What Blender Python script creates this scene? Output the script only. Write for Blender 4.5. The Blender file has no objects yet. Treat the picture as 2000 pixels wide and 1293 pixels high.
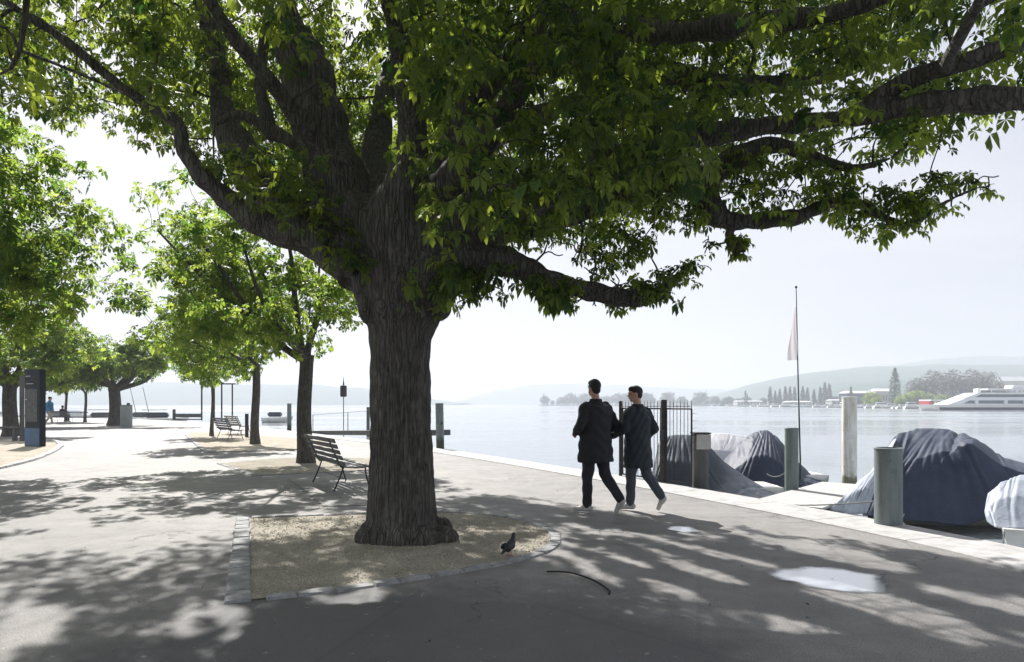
import bpy, bmesh, math, random
import numpy as np
from mathutils import Vector, Matrix
R = math.radians
sc = bpy.context.scene
col = sc.collection
H = 1.5; F = 1333.0; HY = 789.0; WZ = -0.7
def P(x, y, Y):            # a picture direction and a distance turned into a place in the scene
    return ((x-1000)*Y/F, Y, H-(y-HY)*Y/F)
def G(x, y, z=0.0):        # the same on a horizontal level
    Y = (H-z)*F/(y-HY)
    return ((x-1000)*Y/F, Y, z)

# ------------------------------------------------------------------ materials
def new_mat(name):
    m = bpy.data.materials.new(name); m.use_nodes = True
    nt = m.node_tree; nt.nodes.clear()
    out = nt.nodes.new('ShaderNodeOutputMaterial')
    return m, nt, out
def N(nt, typ, **kw):
    n = nt.nodes.new(typ)
    for k, v in kw.items():
        if k in n.inputs: n.inputs[k].default_value = v
        else: setattr(n, k, v)
    return n
def L(nt, a, b): nt.links.new(a, b)
def noise(nt, vec, scale, detail=4, rough=.55, dist=0):
    n = N(nt, 'ShaderNodeTexNoise'); n.inputs['Scale'].default_value = scale
    n.inputs['Detail'].default_value = detail; n.inputs['Roughness'].default_value = rough
    n.inputs['Distortion'].default_value = dist
    L(nt, vec, n.inputs['Vector']); return n.outputs['Fac']
def ramp(nt, fac, stops):
    r = N(nt, 'ShaderNodeValToRGB'); e = r.color_ramp.elements
    while len(e) < len(stops): e.new(.5)
    for i, (p, c) in enumerate(stops):
        e[i].position = p; e[i].color = (c[0], c[1], c[2], 1) if not isinstance(c, (int, float)) else (c, c, c, 1)
    L(nt, fac, r.inputs['Fac']); return r.outputs['Color']
def mixc(nt, fac, a, b, mode='MIX'):
    m = N(nt, 'ShaderNodeMix', data_type='RGBA', blend_type=mode)
    for s, v in ((0, fac), (6, a), (7, b)):
        if hasattr(v, 'links') or hasattr(v, 'is_linked'): L(nt, v, m.inputs[s])
        elif s == 0: m.inputs[0].default_value = v
        else: m.inputs[s].default_value = (v[0], v[1], v[2], 1)
    return m.outputs[2]
def simple(name, c, rough=.6, var=.25, scale=6, metal=0, bump=.0, bscale=40, spec=.4, c2=None, stretch=(1, 1, 1), coat=0):
    m, nt, out = new_mat(name)
    tc = N(nt, 'ShaderNodeTexCoord'); mp = N(nt, 'ShaderNodeMapping'); mp.inputs['Scale'].default_value = stretch
    L(nt, tc.outputs['Object'], mp.inputs[0]); v = mp.outputs[0]
    f = noise(nt, v, scale, 6, .65)
    c2 = c2 or tuple(x*(1-var) for x in c)
    cc = ramp(nt, f, [(.3, c2), (.7, tuple(min(1, x*(1+var*.5)) for x in c))])
    b = N(nt, 'ShaderNodeBsdfPrincipled'); L(nt, cc, b.inputs['Base Color'])
    b.inputs['Roughness'].default_value = rough; b.inputs['Metallic'].default_value = metal
    b.inputs['Specular IOR Level'].default_value = spec
    if coat: b.inputs['Coat Weight'].default_value = coat
    if bump:
        bp = N(nt, 'ShaderNodeBump'); bp.inputs['Strength'].default_value = bump; bp.inputs['Distance'].default_value = .02
        L(nt, noise(nt, v, bscale, 5, .6), bp.inputs['Height']); L(nt, bp.outputs[0], b.inputs['Normal'])
    L(nt, b.outputs[0], out.inputs[0]); return m

def N_div(nt, a, k):
    m = N(nt, 'ShaderNodeMath', operation='DIVIDE'); L(nt, a, m.inputs[0]); m.inputs[1].default_value = k; return m.outputs[0]
def asphalt_mat():
    m, nt, out = new_mat('asphalt')
    tc = N(nt, 'ShaderNodeTexCoord'); v = tc.outputs['Object']
    big = noise(nt, v, .28, 5, .6, .6); mid = noise(nt, v, 2.3, 6, .7); fine = noise(nt, v, 90, 3, .7)
    base = ramp(nt, big, [(.3, (.155, .153, .153)), (.5, (.195, .188, .181)), (.7, (.235, .224, .212))])
    base = mixc(nt, .55, base, ramp(nt, mid, [(.3, .3), (.7, .75)]), 'OVERLAY')
    base = mixc(nt, .8, base, ramp(nt, fine, [(.32, .22), (.5, .5), (.70, .80)]), 'OVERLAY')
    # pale grit and small light stains
    g = noise(nt, v, 34, 2, .5); g2 = ramp(nt, g, [(.70, 0), (.735, 1)])
    base = mixc(nt, g2, base, (.33, .31, .29))
    # canopy shade deepened in the colour of the foreground, with a ragged edge
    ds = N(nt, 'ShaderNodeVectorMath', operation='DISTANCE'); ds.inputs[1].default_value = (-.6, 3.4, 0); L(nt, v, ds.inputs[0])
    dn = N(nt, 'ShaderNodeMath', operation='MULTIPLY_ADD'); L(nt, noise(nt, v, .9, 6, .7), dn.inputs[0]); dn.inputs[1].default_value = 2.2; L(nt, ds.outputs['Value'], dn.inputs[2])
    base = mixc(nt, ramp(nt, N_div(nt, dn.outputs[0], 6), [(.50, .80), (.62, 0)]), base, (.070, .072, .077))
    # repaired rectangles, tar seams and dark spots
    mp2 = N(nt, 'ShaderNodeMapping'); mp2.inputs['Rotation'].default_value = (0, 0, R(28)); mp2.inputs['Scale'].default_value = (.33, .17, 1); L(nt, v, mp2.inputs[0])
    br = N(nt, 'ShaderNodeTexBrick'); br.inputs['Scale'].default_value = 1; br.inputs['Mortar Size'].default_value = .006; br.inputs['Brick Width'].default_value = 1.3; br.inputs['Row Height'].default_value = .8
    br.inputs['Color1'].default_value = (.42, .42, .42, 1); br.inputs['Color2'].default_value = (.56, .56, .56, 1); br.inputs['Mortar'].default_value = (.36, .36, .36, 1); L(nt, mp2.outputs[0], br.inputs['Vector'])
    base = mixc(nt, .55, base, br.outputs['Color'], 'OVERLAY')
    base = mixc(nt, ramp(nt, noise(nt, v, 5.5, 3, .6), [(.66, 0), (.72, .45)]), base, (.07, .068, .066))
    base = mixc(nt, ramp(nt, noise(nt, v, 13, 2, .5), [(.70, 0), (.74, .6)]), base, (.30, .29, .28))
    # cracks
    dm = N(nt, 'ShaderNodeVectorMath', operation='ADD')
    nz = N(nt, 'ShaderNodeTexNoise'); nz.inputs['Scale'].default_value = 1.6; nz.inputs['Detail'].default_value = 6; L(nt, v, nz.inputs['Vector'])
    sc2 = N(nt, 'ShaderNodeVectorMath', operation='SCALE'); sc2.inputs['Scale'].default_value = 1.7; L(nt, nz.outputs['Color'], sc2.inputs[0])
    L(nt, v, dm.inputs[0]); L(nt, sc2.outputs[0], dm.inputs[1])
    vo = N(nt, 'ShaderNodeTexVoronoi', feature='DISTANCE_TO_EDGE'); vo.inputs['Scale'].default_value = .42; L(nt, dm.outputs[0], vo.inputs['Vector'])
    ck = ramp(nt, vo.outputs['Distance'], [(.002, 1), (.008, 0)])
    mk = ramp(nt, noise(nt, v, .35, 3, .6), [(.52, 0), (.60, .8)])
    cm = mixc(nt, 1, ck, mk, 'MULTIPLY')
    base = mixc(nt, cm, base, (.035, .034, .033))
    b = N(nt, 'ShaderNodeBsdfPrincipled'); L(nt, base, b.inputs['Base Color']); b.inputs['Roughness'].default_value = .70
    b.inputs['Specular IOR Level'].default_value = .5
    bp = N(nt, 'ShaderNodeBump'); bp.inputs['Strength'].default_value = .8; bp.inputs['Distance'].default_value = .016
    hh = N(nt, 'ShaderNodeMath', operation='ADD'); L(nt, fine, hh.inputs[0]); L(nt, mid, hh.inputs[1])
    h2 = N(nt, 'ShaderNodeMath', operation='SUBTRACT'); L(nt, hh.outputs[0], h2.inputs[0]); L(nt, cm, h2.inputs[1])
    L(nt, h2.outputs[0], bp.inputs['Height']); L(nt, bp.outputs[0], b.inputs['Normal'])
    L(nt, b.outputs[0], out.inputs[0]); return m

def gravel_mat(name='gravel', dark=(.24, .222, .18), lite=(.43, .40, .34), mid=(.33, .305, .25)):
    m, nt, out = new_mat(name)
    tc = N(nt, 'ShaderNodeTexCoord'); v = tc.outputs['Object']
    vo = N(nt, 'ShaderNodeTexVoronoi'); vo.inputs['Scale'].default_value = 120; L(nt, v, vo.inputs['Vector'])
    sp = N(nt, 'ShaderNodeSeparateColor'); L(nt, vo.outputs['Color'], sp.inputs[0])
    c = ramp(nt, sp.outputs[0], [(.05, dark), (.45, mid), (.95, lite)])
    bigc = ramp(nt, noise(nt, v, 1.5, 5, .65), [(.3, .36), (.7, .62)])
    c = mixc(nt, .8, c, bigc, 'OVERLAY')
    c = mixc(nt, ramp(nt, noise(nt, v, 9, 4, .7), [(.6, 0), (.72, .55)]), c, (.10, .075, .045))
    b = N(nt, 'ShaderNodeBsdfPrincipled'); L(nt, c, b.inputs['Base Color']); b.inputs['Roughness'].default_value = .95
    b.inputs['Specular IOR Level'].default_value = .15
    bp = N(nt, 'ShaderNodeBump'); bp.inputs['Strength'].default_value = .8; bp.inputs['Distance'].default_value = .012
    inv = N(nt, 'ShaderNodeMath', operation='SUBTRACT'); inv.inputs[0].default_value = 1; L(nt, vo.outputs['Distance'], inv.inputs[1])
    L(nt, inv.outputs[0], bp.inputs['Height']); L(nt, bp.outputs[0], b.inputs['Normal'])
    L(nt, b.outputs[0], out.inputs[0]); return m

def bark_mat():
    m, nt, out = new_mat('bark')
    tc = N(nt, 'ShaderNodeTexCoord'); mp = N(nt, 'ShaderNodeMapping'); mp.inputs['Scale'].default_value = (1, 1, .22)
    L(nt, tc.outputs['Object'], mp.inputs[0]); v = mp.outputs[0]
    a = noise(nt, v, 26, 8, .7, .8); b_ = noise(nt, v, 6, 5, .6)
    c = ramp(nt, a, [(.3, (.045, .042, .039)), (.5, (.105, .098, .091)), (.72, (.19, .178, .166))])
    c = mixc(nt, ramp(nt, b_, [(.45, 0), (.7, .5)]), c, (.075, .085, .05))
    nzc = N(nt, 'ShaderNodeTexNoise'); nzc.inputs['Scale'].default_value = 5; nzc.inputs['Detail'].default_value = 4; L(nt, v, nzc.inputs['Vector'])
    va = N(nt, 'ShaderNodeVectorMath', operation='SCALE'); va.inputs['Scale'].default_value = .26; L(nt, nzc.outputs['Color'], va.inputs[0])
    vb = N(nt, 'ShaderNodeVectorMath', operation='ADD'); mp3 = N(nt, 'ShaderNodeMapping'); mp3.inputs['Scale'].default_value = (1.25, 1.25, .38); L(nt, v, mp3.inputs[0]); L(nt, mp3.outputs[0], vb.inputs[0]); L(nt, va.outputs[0], vb.inputs[1])
    vo = N(nt, 'ShaderNodeTexVoronoi', feature='DISTANCE_TO_EDGE'); vo.inputs['Scale'].default_value = 16; L(nt, vb.outputs[0], vo.inputs['Vector'])
    gr = ramp(nt, vo.outputs['Distance'], [(.0, 0), (.16, 1)])
    c = mixc(nt, .30, c, ramp(nt, vo.outputs['Distance'], [(.0, .35), (.14, 1)]), 'MULTIPLY')
    c = mixc(nt, ramp(nt, noise(nt, tc.outputs['Object'], 3.1, 6, .7), [(.56, 0), (.68, .5)]), c, (.19, .185, .17))
    b = N(nt, 'ShaderNodeBsdfPrincipled'); L(nt, c, b.inputs['Base Color']); b.inputs['Roughness'].default_value = .9
    b.inputs['Specular IOR Level'].default_value = .2
    bp = N(nt, 'ShaderNodeBump'); bp.inputs['Strength'].default_value = 1; bp.inputs['Distance'].default_value = .022
    hs = N(nt, 'ShaderNodeMath', operation='ADD'); L(nt, a, hs.inputs[0]); L(nt, gr, hs.inputs[1]); L(nt, hs.outputs[0], bp.inputs['Height']); L(nt, bp.outputs[0], b.inputs['Normal'])
    L(nt, b.outputs[0], out.inputs[0]); return m

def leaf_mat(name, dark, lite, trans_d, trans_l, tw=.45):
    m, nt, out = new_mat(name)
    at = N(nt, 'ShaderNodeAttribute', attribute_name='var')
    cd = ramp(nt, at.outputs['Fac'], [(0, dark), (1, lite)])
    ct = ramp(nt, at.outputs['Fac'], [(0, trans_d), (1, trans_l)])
    d = N(nt, 'ShaderNodeBsdfPrincipled'); L(nt, cd, d.inputs['Base Color']); d.inputs['Roughness'].default_value = .5
    d.inputs['Specular IOR Level'].default_value = .35
    t = N(nt, 'ShaderNodeBsdfTranslucent'); L(nt, ct, t.inputs['Color'])
    mx = N(nt, 'ShaderNodeMixShader'); mx.inputs[0].default_value = tw
    L(nt, d.outputs[0], mx.inputs[1]); L(nt, t.outputs[0], mx.inputs[2]); L(nt, mx.outputs[0], out.inputs[0])
    return m

def water_mat():
    m, nt, out = new_mat('lake_water')
    tc = N(nt, 'ShaderNodeTexCoord'); v = tc.outputs['Object']
    mp = N(nt, 'ShaderNodeMapping'); mp.inputs['Scale'].default_value = (.55, 1, 1); L(nt, v, mp.inputs[0])
    b = N(nt, 'ShaderNodeBsdfPrincipled'); b.inputs['Base Color'].default_value = (.21, .24, .265, 1)
    b.inputs['Roughness'].default_value = .08; b.inputs['IOR'].default_value = 1.6
    b.inputs['Specular IOR Level'].default_value = .5
    mp4 = N(nt, 'ShaderNodeMapping'); mp4.inputs['Scale'].default_value = (.012, .06, 1); L(nt, v, mp4.inputs[0])
    lanes = noise(nt, mp4.outputs[0], 1.0, 5, .6, .8); L(nt, ramp(nt, lanes, [(.4, .04), (.6, .22)]), b.inputs['Roughness'])
    a1 = noise(nt, mp.outputs[0], 2.4, 5, .6); a2 = noise(nt, mp.outputs[0], .35, 3, .5)
    s = N(nt, 'ShaderNodeMath', operation='ADD'); L(nt, a1, s.inputs[0]); L(nt, a2, s.inputs[1])
    bp = N(nt, 'ShaderNodeBump'); L(nt, ramp(nt, lanes, [(.38, .25), (.62, .7)]), bp.inputs['Strength']); bp.inputs['Distance'].default_value = .10
    L(nt, s.outputs[0], bp.inputs['Height']); L(nt, bp.outputs[0], b.inputs['Normal'])
    L(nt, b.outputs[0], out.inputs[0]); return m

def tarp_mat(name, c, c2, rough=.55):
    m, nt, out = new_mat(name)
    tc = N(nt, 'ShaderNodeTexCoord'); v = tc.outputs['Object']
    f = noise(nt, v, 1.7, 7, .7, .5)
    cc = ramp(nt, f, [(.32, c2), (.68, c)])
    st = ramp(nt, noise(nt, v, 7, 5, .75, 1.0), [(.63, 0), (.75, .35)])
    cc = mixc(nt, st, cc, (.12, .13, .15))
    ge = N(nt, 'ShaderNodeNewGeometry'); sx = N(nt, 'ShaderNodeSeparateXYZ'); L(nt, ge.outputs['True Normal'], sx.inputs[0])
    ab = N(nt, 'ShaderNodeMath', operation='ABSOLUTE'); L(nt, sx.outputs[2], ab.inputs[0])
    du = mixc(nt, 1, ramp(nt, ab.outputs[0], [(.72, 0), (.97, .3)]), ramp(nt, noise(nt, v, 4, 5, .7), [(.3, .5), (.6, 1)]), 'MULTIPLY')
    cc = mixc(nt, du, cc, (.17, .185, .22))          # level parts of the cloth painted paler, as if sunlit
    b = N(nt, 'ShaderNodeBsdfPrincipled'); L(nt, cc, b.inputs['Base Color']); b.inputs['Roughness'].default_value = rough
    b.inputs['Specular IOR Level'].default_value = .22
    bp = N(nt, 'ShaderNodeBump'); bp.inputs['Strength'].default_value = .5; bp.inputs['Distance'].default_value = .02
    L(nt, noise(nt, v, 11, 6, .6, 1.5), bp.inputs['Height']); L(nt, bp.outputs[0], b.inputs['Normal'])
    L(nt, b.outputs[0], out.inputs[0]); return m

M = {}
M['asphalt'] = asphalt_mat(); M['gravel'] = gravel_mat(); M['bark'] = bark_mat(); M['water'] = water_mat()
M['gravel_pale'] = gravel_mat('pale_gravel', (.28, .25, .2), (.55, .5, .42), (.4, .36, .29))
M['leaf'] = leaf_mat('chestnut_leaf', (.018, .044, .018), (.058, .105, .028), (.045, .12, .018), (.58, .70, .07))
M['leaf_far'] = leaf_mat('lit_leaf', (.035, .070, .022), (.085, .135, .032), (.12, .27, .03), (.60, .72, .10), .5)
M['conker'] = simple('pale_leaf_bud', (.50, .58, .10), .5)
M['granite'] = simple('granite', (.39, .385, .38), .8, .30, 5, bump=.3, bscale=60)
M['granite_dark'] = simple('granite_sett', (.27, .275, .28), .8, .45, 9, bump=.5, bscale=35)
M['quay_wall'] = simple('quay_wall_stone', (.16, .165, .15), .9, .5, 3, bump=.6, bscale=12)
M['concrete'] = simple('concrete', (.44, .44, .43), .85, .2, 4, bump=.25, bscale=50)
M['wood_grey'] = simple('grey_painted_slat', (.13, .135, .14), .55, .3, 8, stretch=(1, 1, 1), bump=.2)
M['iron'] = simple('dark_iron', (.035, .037, .04), .5, .3, 12, metal=.3)
def pile_mat(name, c, c2, algae=(.035, .05, .03)):
    m, nt, out = new_mat(name); tc = N(nt, 'ShaderNodeTexCoord'); v = tc.outputs['Object']
    mp = N(nt, 'ShaderNodeMapping'); mp.inputs['Scale'].default_value = (1, 1, .12); L(nt, v, mp.inputs[0])
    cc = ramp(nt, noise(nt, mp.outputs[0], 14, 6, .7), [(.35, c2), (.6, c)])
    cc = mixc(nt, ramp(nt, noise(nt, v, 8, 6, .75), [(.58, 0), (.68, .6)]), cc, tuple(x*.45 for x in c2))
    sp = N(nt, 'ShaderNodeSeparateXYZ'); L(nt, v, sp.inputs[0]); nz = noise(nt, v, 5, 5, .7)
    a = N(nt, 'ShaderNodeMath', operation='MULTIPLY_ADD'); L(nt, nz, a.inputs[0]); a.inputs[1].default_value = -.6; L(nt, sp.outputs[2], a.inputs[2])
    cc = mixc(nt, ramp(nt, a.outputs[0], [(.85, 1), (1.0, 0)]), cc, algae)      # growth from the waterline up
    b = N(nt, 'ShaderNodeBsdfPrincipled'); L(nt, cc, b.inputs['Base Color']); b.inputs['Roughness'].default_value = .65
    bp = N(nt, 'ShaderNodeBump'); bp.inputs['Strength'].default_value = .35; bp.inputs['Distance'].default_value = .01
    L(nt, noise(nt, v, 22, 6, .7), bp.inputs['Height']); L(nt, bp.outputs[0], b.inputs['Normal']); L(nt, b.outputs[0], out.inputs[0]); return m
M['steel_pile'] = pile_mat('grey_green_steel_pile', (.17, .20, .20), (.115, .14, .14))
M['wood_pile'] = simple('grey_wood_pile', (.115, .118, .118), .85, .45, 6, bump=.5, stretch=(1, 1, .15))
M['white_pile'] = pile_mat('weathered_white_pile', (.80, .80, .78), (.55, .52, .42), (.2, .2, .14))
M['tarp_blue'] = tarp_mat('navy_tarpaulin', (.036, .048, .082), (.022, .030, .054))
M['tarp_grey'] = tarp_mat('slate_tarpaulin', (.045, .057, .076), (.030, .040, .055))
M['tarp_pale'] = tarp_mat('pale_tarpaulin', (.46, .50, .56), (.30, .34, .40))
M['tarp_white'] = tarp_mat('white_tarpaulin', (.72, .72, .73), (.52, .52, .55))
M['hull'] = simple('white_hull', (.74, .74, .70), .3, .18, 3, coat=.3)
M['white'] = simple('white_paint', (.78, .79, .80), .4, .08, 2)
M['glass'] = simple('dark_blue_glass', (.05, .08, .10), .1, .2, 2, spec=.8)
M['red'] = simple('red_paint', (.45, .05, .06), .5)
M['skin'] = simple('skin', (.48, .29, .21), .55, .1, 20)
M['hair'] = simple('dark_hair', (.018, .014, .012), .6, .4, 60, bump=.6, bscale=150)
M['coat1'] = simple('charcoal_wool', (.016, .019, .024), .85, .3, 12, bump=.4, bscale=60)
M['coat2'] = simple('dark_teal_cloth', (.022, .029, .038), .85, .3, 12, bump=.4, bscale=60)
M['jeans1'] = simple('black_denim', (.020, .023, .030), .8, .3, 14, bump=.3)
M['jeans2'] = simple('grey_denim', (.065, .078, .095), .8, .3, 14, bump=.3)
M['shoe'] = simple('pale_trainer', (.50, .49, .47), .6, .2, 20)
M['blue_jacket'] = simple('blue_jacket', (.012, .15, .30), .6, .3, 6)
M['beige'] = simple('beige_cloth', (.42, .38, .33), .8)
M['stele'] = simple('dark_glass_panel', (.012, .018, .026), .4, .3, 3, spec=.2)
M['stele_blue'] = simple('blue_panel', (.045, .11, .21), .4, .3, 3)
M['stele_map'] = simple('map_print', (.075, .085, .085), .5, .6, 9, bump=0)
M['bin'] = simple('grey_green_bin', (.24, .27, .26), .5, .15, 5)
M['feather'] = simple('pigeon_feather', (.030, .034, .040), .6, .5, 40, bump=.4, bscale=90)
M['pink'] = simple('pigeon_leg', (.30, .09, .07), .6)
M['stick'] = simple('stick', (.025, .02, .018), .9)
M['roof'] = simple('pale_roof', (.55, .56, .57), .7, .15, .2)
M['facade'] = simple('facade', (.45, .44, .42), .8, .2, .2)
M['hillm'] = simple('wooded_hill', (.035, .080, .060), 1, .5, .03, c2=(.018, .045, .036))
M['shorem'] = simple('shore_ground', (.13, .14, .10), 1, .4, .1)
M['rust'] = simple('rusty_post', (.055, .048, .042), .85, .5, 12, bump=.4)
def puddle_mat():
    m, nt, out = new_mat('rain_puddle')
    at = N(nt, 'ShaderNodeAttribute', attribute_name='var'); tc = N(nt, 'ShaderNodeTexCoord')
    nz = noise(nt, tc.outputs['Object'], 5, 7, .75)
    ad = N(nt, 'ShaderNodeMath', operation='MULTIPLY_ADD'); L(nt, nz, ad.inputs[0]); ad.inputs[1].default_value = .8; L(nt, at.outputs['Fac'], ad.inputs[2])
    al = ramp(nt, ad.outputs[0], [(.34, 0), (.50, .35), (.70, .9), (.85, 1)])
    bc = ramp(nt, ad.outputs[0], [(.40, (.11, .11, .115)), (.66, (.40, .43, .47))])
    b = N(nt, 'ShaderNodeBsdfPrincipled'); b.inputs['Base Color'].default_value = (.24, .26, .29, 1)
    L(nt, bc, b.inputs['Base Color']); b.inputs['Roughness'].default_value = .1; b.inputs['IOR'].default_value = 1.33
    g = N(nt, 'ShaderNodeBsdfGlossy'); g.inputs['Roughness'].default_value = .2; g.inputs['Color'].default_value = (.9, .9, .9, 1)
    mx = N(nt, 'ShaderNodeMixShader'); L(nt, ramp(nt, ad.outputs[0], [(.45, 0), (.85, .6)]), mx.inputs[0])
    L(nt, b.outputs[0], mx.inputs[1]); L(nt, g.outputs[0], mx.inputs[2])
    tr = N(nt, 'ShaderNodeBsdfTransparent'); m2 = N(nt, 'ShaderNodeMixShader'); L(nt, al, m2.inputs[0]); L(nt, tr.outputs[0], m2.inputs[1]); L(nt, mx.outputs[0], m2.inputs[2])
    L(nt, m2.outputs[0], out.inputs[0]); return m
M['puddle'] = puddle_mat()

# ------------------------------------------------------------------ object helpers
def tag(o, label=None, cat=None, group=None, kind=None):
    if label: o['label'] = label
    if cat: o['category'] = cat
    if group: o['group'] = group
    if kind: o['kind'] = kind
    return o
def empty(name, loc, label, cat, group=None, rz=0):
    o = bpy.data.objects.new(name, None); col.objects.link(o); o.empty_display_size = .1
    o.location = loc; o.rotation_euler = (0, 0, rz); return tag(o, label, cat, group)
def link(name, me, m, parent=None, loc=None):
    o = bpy.data.objects.new(name, me); col.objects.link(o)
    if m is not None and len(me.materials) == 0: me.materials.append(m)
    if parent is not None: o.parent = parent
    if loc is not None: o.location = loc
    return o
def mesh_q(name, V, Q, m, parent=None, smooth=True, var=None, loc=None, mats=None, mi=None):
    V = np.asarray(V, dtype=np.float32).reshape(-1, 3)
    me = bpy.data.meshes.new(name)
    if isinstance(Q, np.ndarray):
        k = Q.shape[1]; n = len(Q)
        me.vertices.add(len(V)); me.vertices.foreach_set('co', V.ravel())
        me.loops.add(n*k); me.loops.foreach_set('vertex_index', Q.astype(np.int32).ravel())
        me.polygons.add(n); me.polygons.foreach_set('loop_start', np.arange(0, n*k, k, dtype=np.int32))
        me.update(calc_edges=True)
    else:
        me.from_pydata([tuple(map(float, v)) for v in V], [], [tuple(f) for f in Q]); me.update()
    me.polygons.foreach_set('use_smooth', np.full(len(me.polygons), bool(smooth)))
    if var is not None:
        a = me.attributes.new('var', 'FLOAT', 'POINT'); a.data.foreach_set('value', np.asarray(var, dtype=np.float32))
    if mats:
        for q in mats: me.materials.append(q)
        if mi is not None: me.polygons.foreach_set('material_index', np.asarray(mi, dtype=np.int32))
    return link(name, me, m, parent, loc)
def dup(o, loc=None, rz=None, scale=None, label=None, parent=None):
    c = o.copy(); col.objects.link(c)
    if parent is not None: c.parent = parent
    if loc is not None: c.location = loc
    if rz is not None: c.rotation_euler = (0, 0, rz)
    if scale is not None: c.scale = scale
    if label: c['label'] = label
    for ch in list(o.children): dup(ch, parent=c)
    return c

class MB:                     # collects boxes, bars and tubes for one mesh
    def __init__(s): s.V = []; s.Fc = []
    def add(s, V, Fc):
        b = len(s.V); s.V += [tuple(v) for v in V]; s.Fc += [tuple(b+i for i in f) for f in Fc]; return s
    def box(s, c, d, rz=0, bev=0.0, rx=0, ry=0):
        bm = bmesh.new(); bmesh.ops.create_cube(bm, size=1)
        for v in bm.verts: v.co = Vector((v.co.x*d[0], v.co.y*d[1], v.co.z*d[2]))
        if bev: bmesh.ops.bevel(bm, geom=list(bm.edges), offset=min(bev, min(d)*.45), segments=2, affect='EDGES')
        mt = Matrix.Translation(c) @ Matrix.Rotation(rz, 4, 'Z') @ Matrix.Rotation(ry, 4, 'Y') @ Matrix.Rotation(rx, 4, 'X')
        bm.transform(mt); bm.verts.ensure_lookup_table()
        s.add([v.co[:] for v in bm.verts], [[v.index for v in f.verts] for f in bm.faces]); bm.free(); return s
    def tube(s, pts, r, n=8, cap=True):
        V, Q = tube_np(pts, r, n)
        b = len(s.V); s.V += [tuple(v) for v in V]; s.Fc += [tuple(int(i)+b for i in q) for q in Q]
        if cap:
            k = len(pts); s.Fc.append(tuple(b+i for i in range(n))[::-1]); s.Fc.append(tuple(b+(k-1)*n+i for i in range(n)))
        return s
    def lathe(s, c, prof, n=24, sx=1, sy=1):       # prof: (radius, z)
        V = []; Fc = []
        for r, z in prof:
            for i in range(n):
                a = 2*math.pi*i/n; V.append((c[0]+r*math.cos(a)*sx, c[1]+r*math.sin(a)*sy, c[2]+z))
        for j in range(len(prof)-1):
            for i in range(n):
                Fc.append((j*n+i, j*n+(i+1) % n, (j+1)*n+(i+1) % n, (j+1)*n+i))
        Fc.append(tuple(range(n))[::-1]); Fc.append(tuple((len(prof)-1)*n+i for i in range(n)))
        return s.add(V, Fc)
    def build(s, name, m, parent=None, smooth=False, loc=None):
        o = mesh_q(name, s.V, s.Fc, m, parent, smooth, loc=loc)
        if smooth:
            try: o.data.set_sharp_from_angle(angle=R(40))
            except Exception: pass
        return o
def tube_np(pts, rad, n=8):
    p = np.asarray(pts, float); k = len(p)
    r = np.full(k, rad) if np.isscalar(rad) else np.asarray(rad, float)
    t = np.gradient(p, axis=0) if k > 2 else np.repeat((p[1:]-p[:1]), k, axis=0)
    t /= np.linalg.norm(t, axis=1, keepdims=True)+1e-9
    ref = np.array([0, 0, 1.]) if abs(t[:, 2]).mean() < .8 else np.array([1., 0, 0])
    u = np.cross(t, ref); u /= np.linalg.norm(u, axis=1, keepdims=True)+1e-9
    w = np.cross(t, u)
    a = np.linspace(0, 2*math.pi, n, endpoint=False)
    V = p[:, None, :]+r[:, None, None]*(np.cos(a)[None, :, None]*u[:, None, :]+np.sin(a)[None, :, None]*w[:, None, :])
    i = np.arange(n); j = np.arange(k-1)
    A = j[:, None]*n+i[None, :]; B = j[:, None]*n+((i+1) % n)[None, :]
    Q = np.stack([A, B, B+n, A+n], -1).reshape(-1, 4)
    return V.reshape(-1, 3), Q
def smooth_path(pts, sub=6):
    p = np.asarray(pts, float); k = len(p)
    if k < 3: return np.array([p[0]+(p[-1]-p[0])*t for t in np.linspace(0, 1, sub+1)])
    q = np.vstack([2*p[0]-p[1], p, 2*p[-1]-p[-2]]); out = []
    for i in range(1, k):
        for t in np.linspace(0, 1, sub, endpoint=False):
            a, b, c, d = q[i-1], q[i], q[i+1], q[i+2]
            out.append(.5*((2*b)+(c-a)*t+(2*a-5*b+4*c-d)*t*t+(3*b-a-3*c+d)*t**3))
    out.append(p[-1]); return np.array(out)
def remeshed(V, Fc, voxel, smooth_it=4):
    me = bpy.data.meshes.new('tmp'); me.from_pydata([tuple(map(float, v)) for v in V], [], [tuple(int(i) for i in f) for f in Fc]); me.update()
    o = bpy.data.objects.new('tmp', me); col.objects.link(o)
    md = o.modifiers.new('r', 'REMESH'); md.mode = 'VOXEL'; md.voxel_size = voxel; md.use_smooth_shade = True
    if smooth_it:
        sm = o.modifiers.new('s', 'SMOOTH'); sm.factor = .5; sm.iterations = smooth_it
    dg = bpy.context.evaluated_depsgraph_get(); dg.update()
    ev = bpy.data.meshes.new_from_object(o.evaluated_get(dg))
    bpy.data.objects.remove(o); bpy.data.meshes.remove(me)
    ev.polygons.foreach_set('use_smooth', np.full(len(ev.polygons), True))
    return ev
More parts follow.
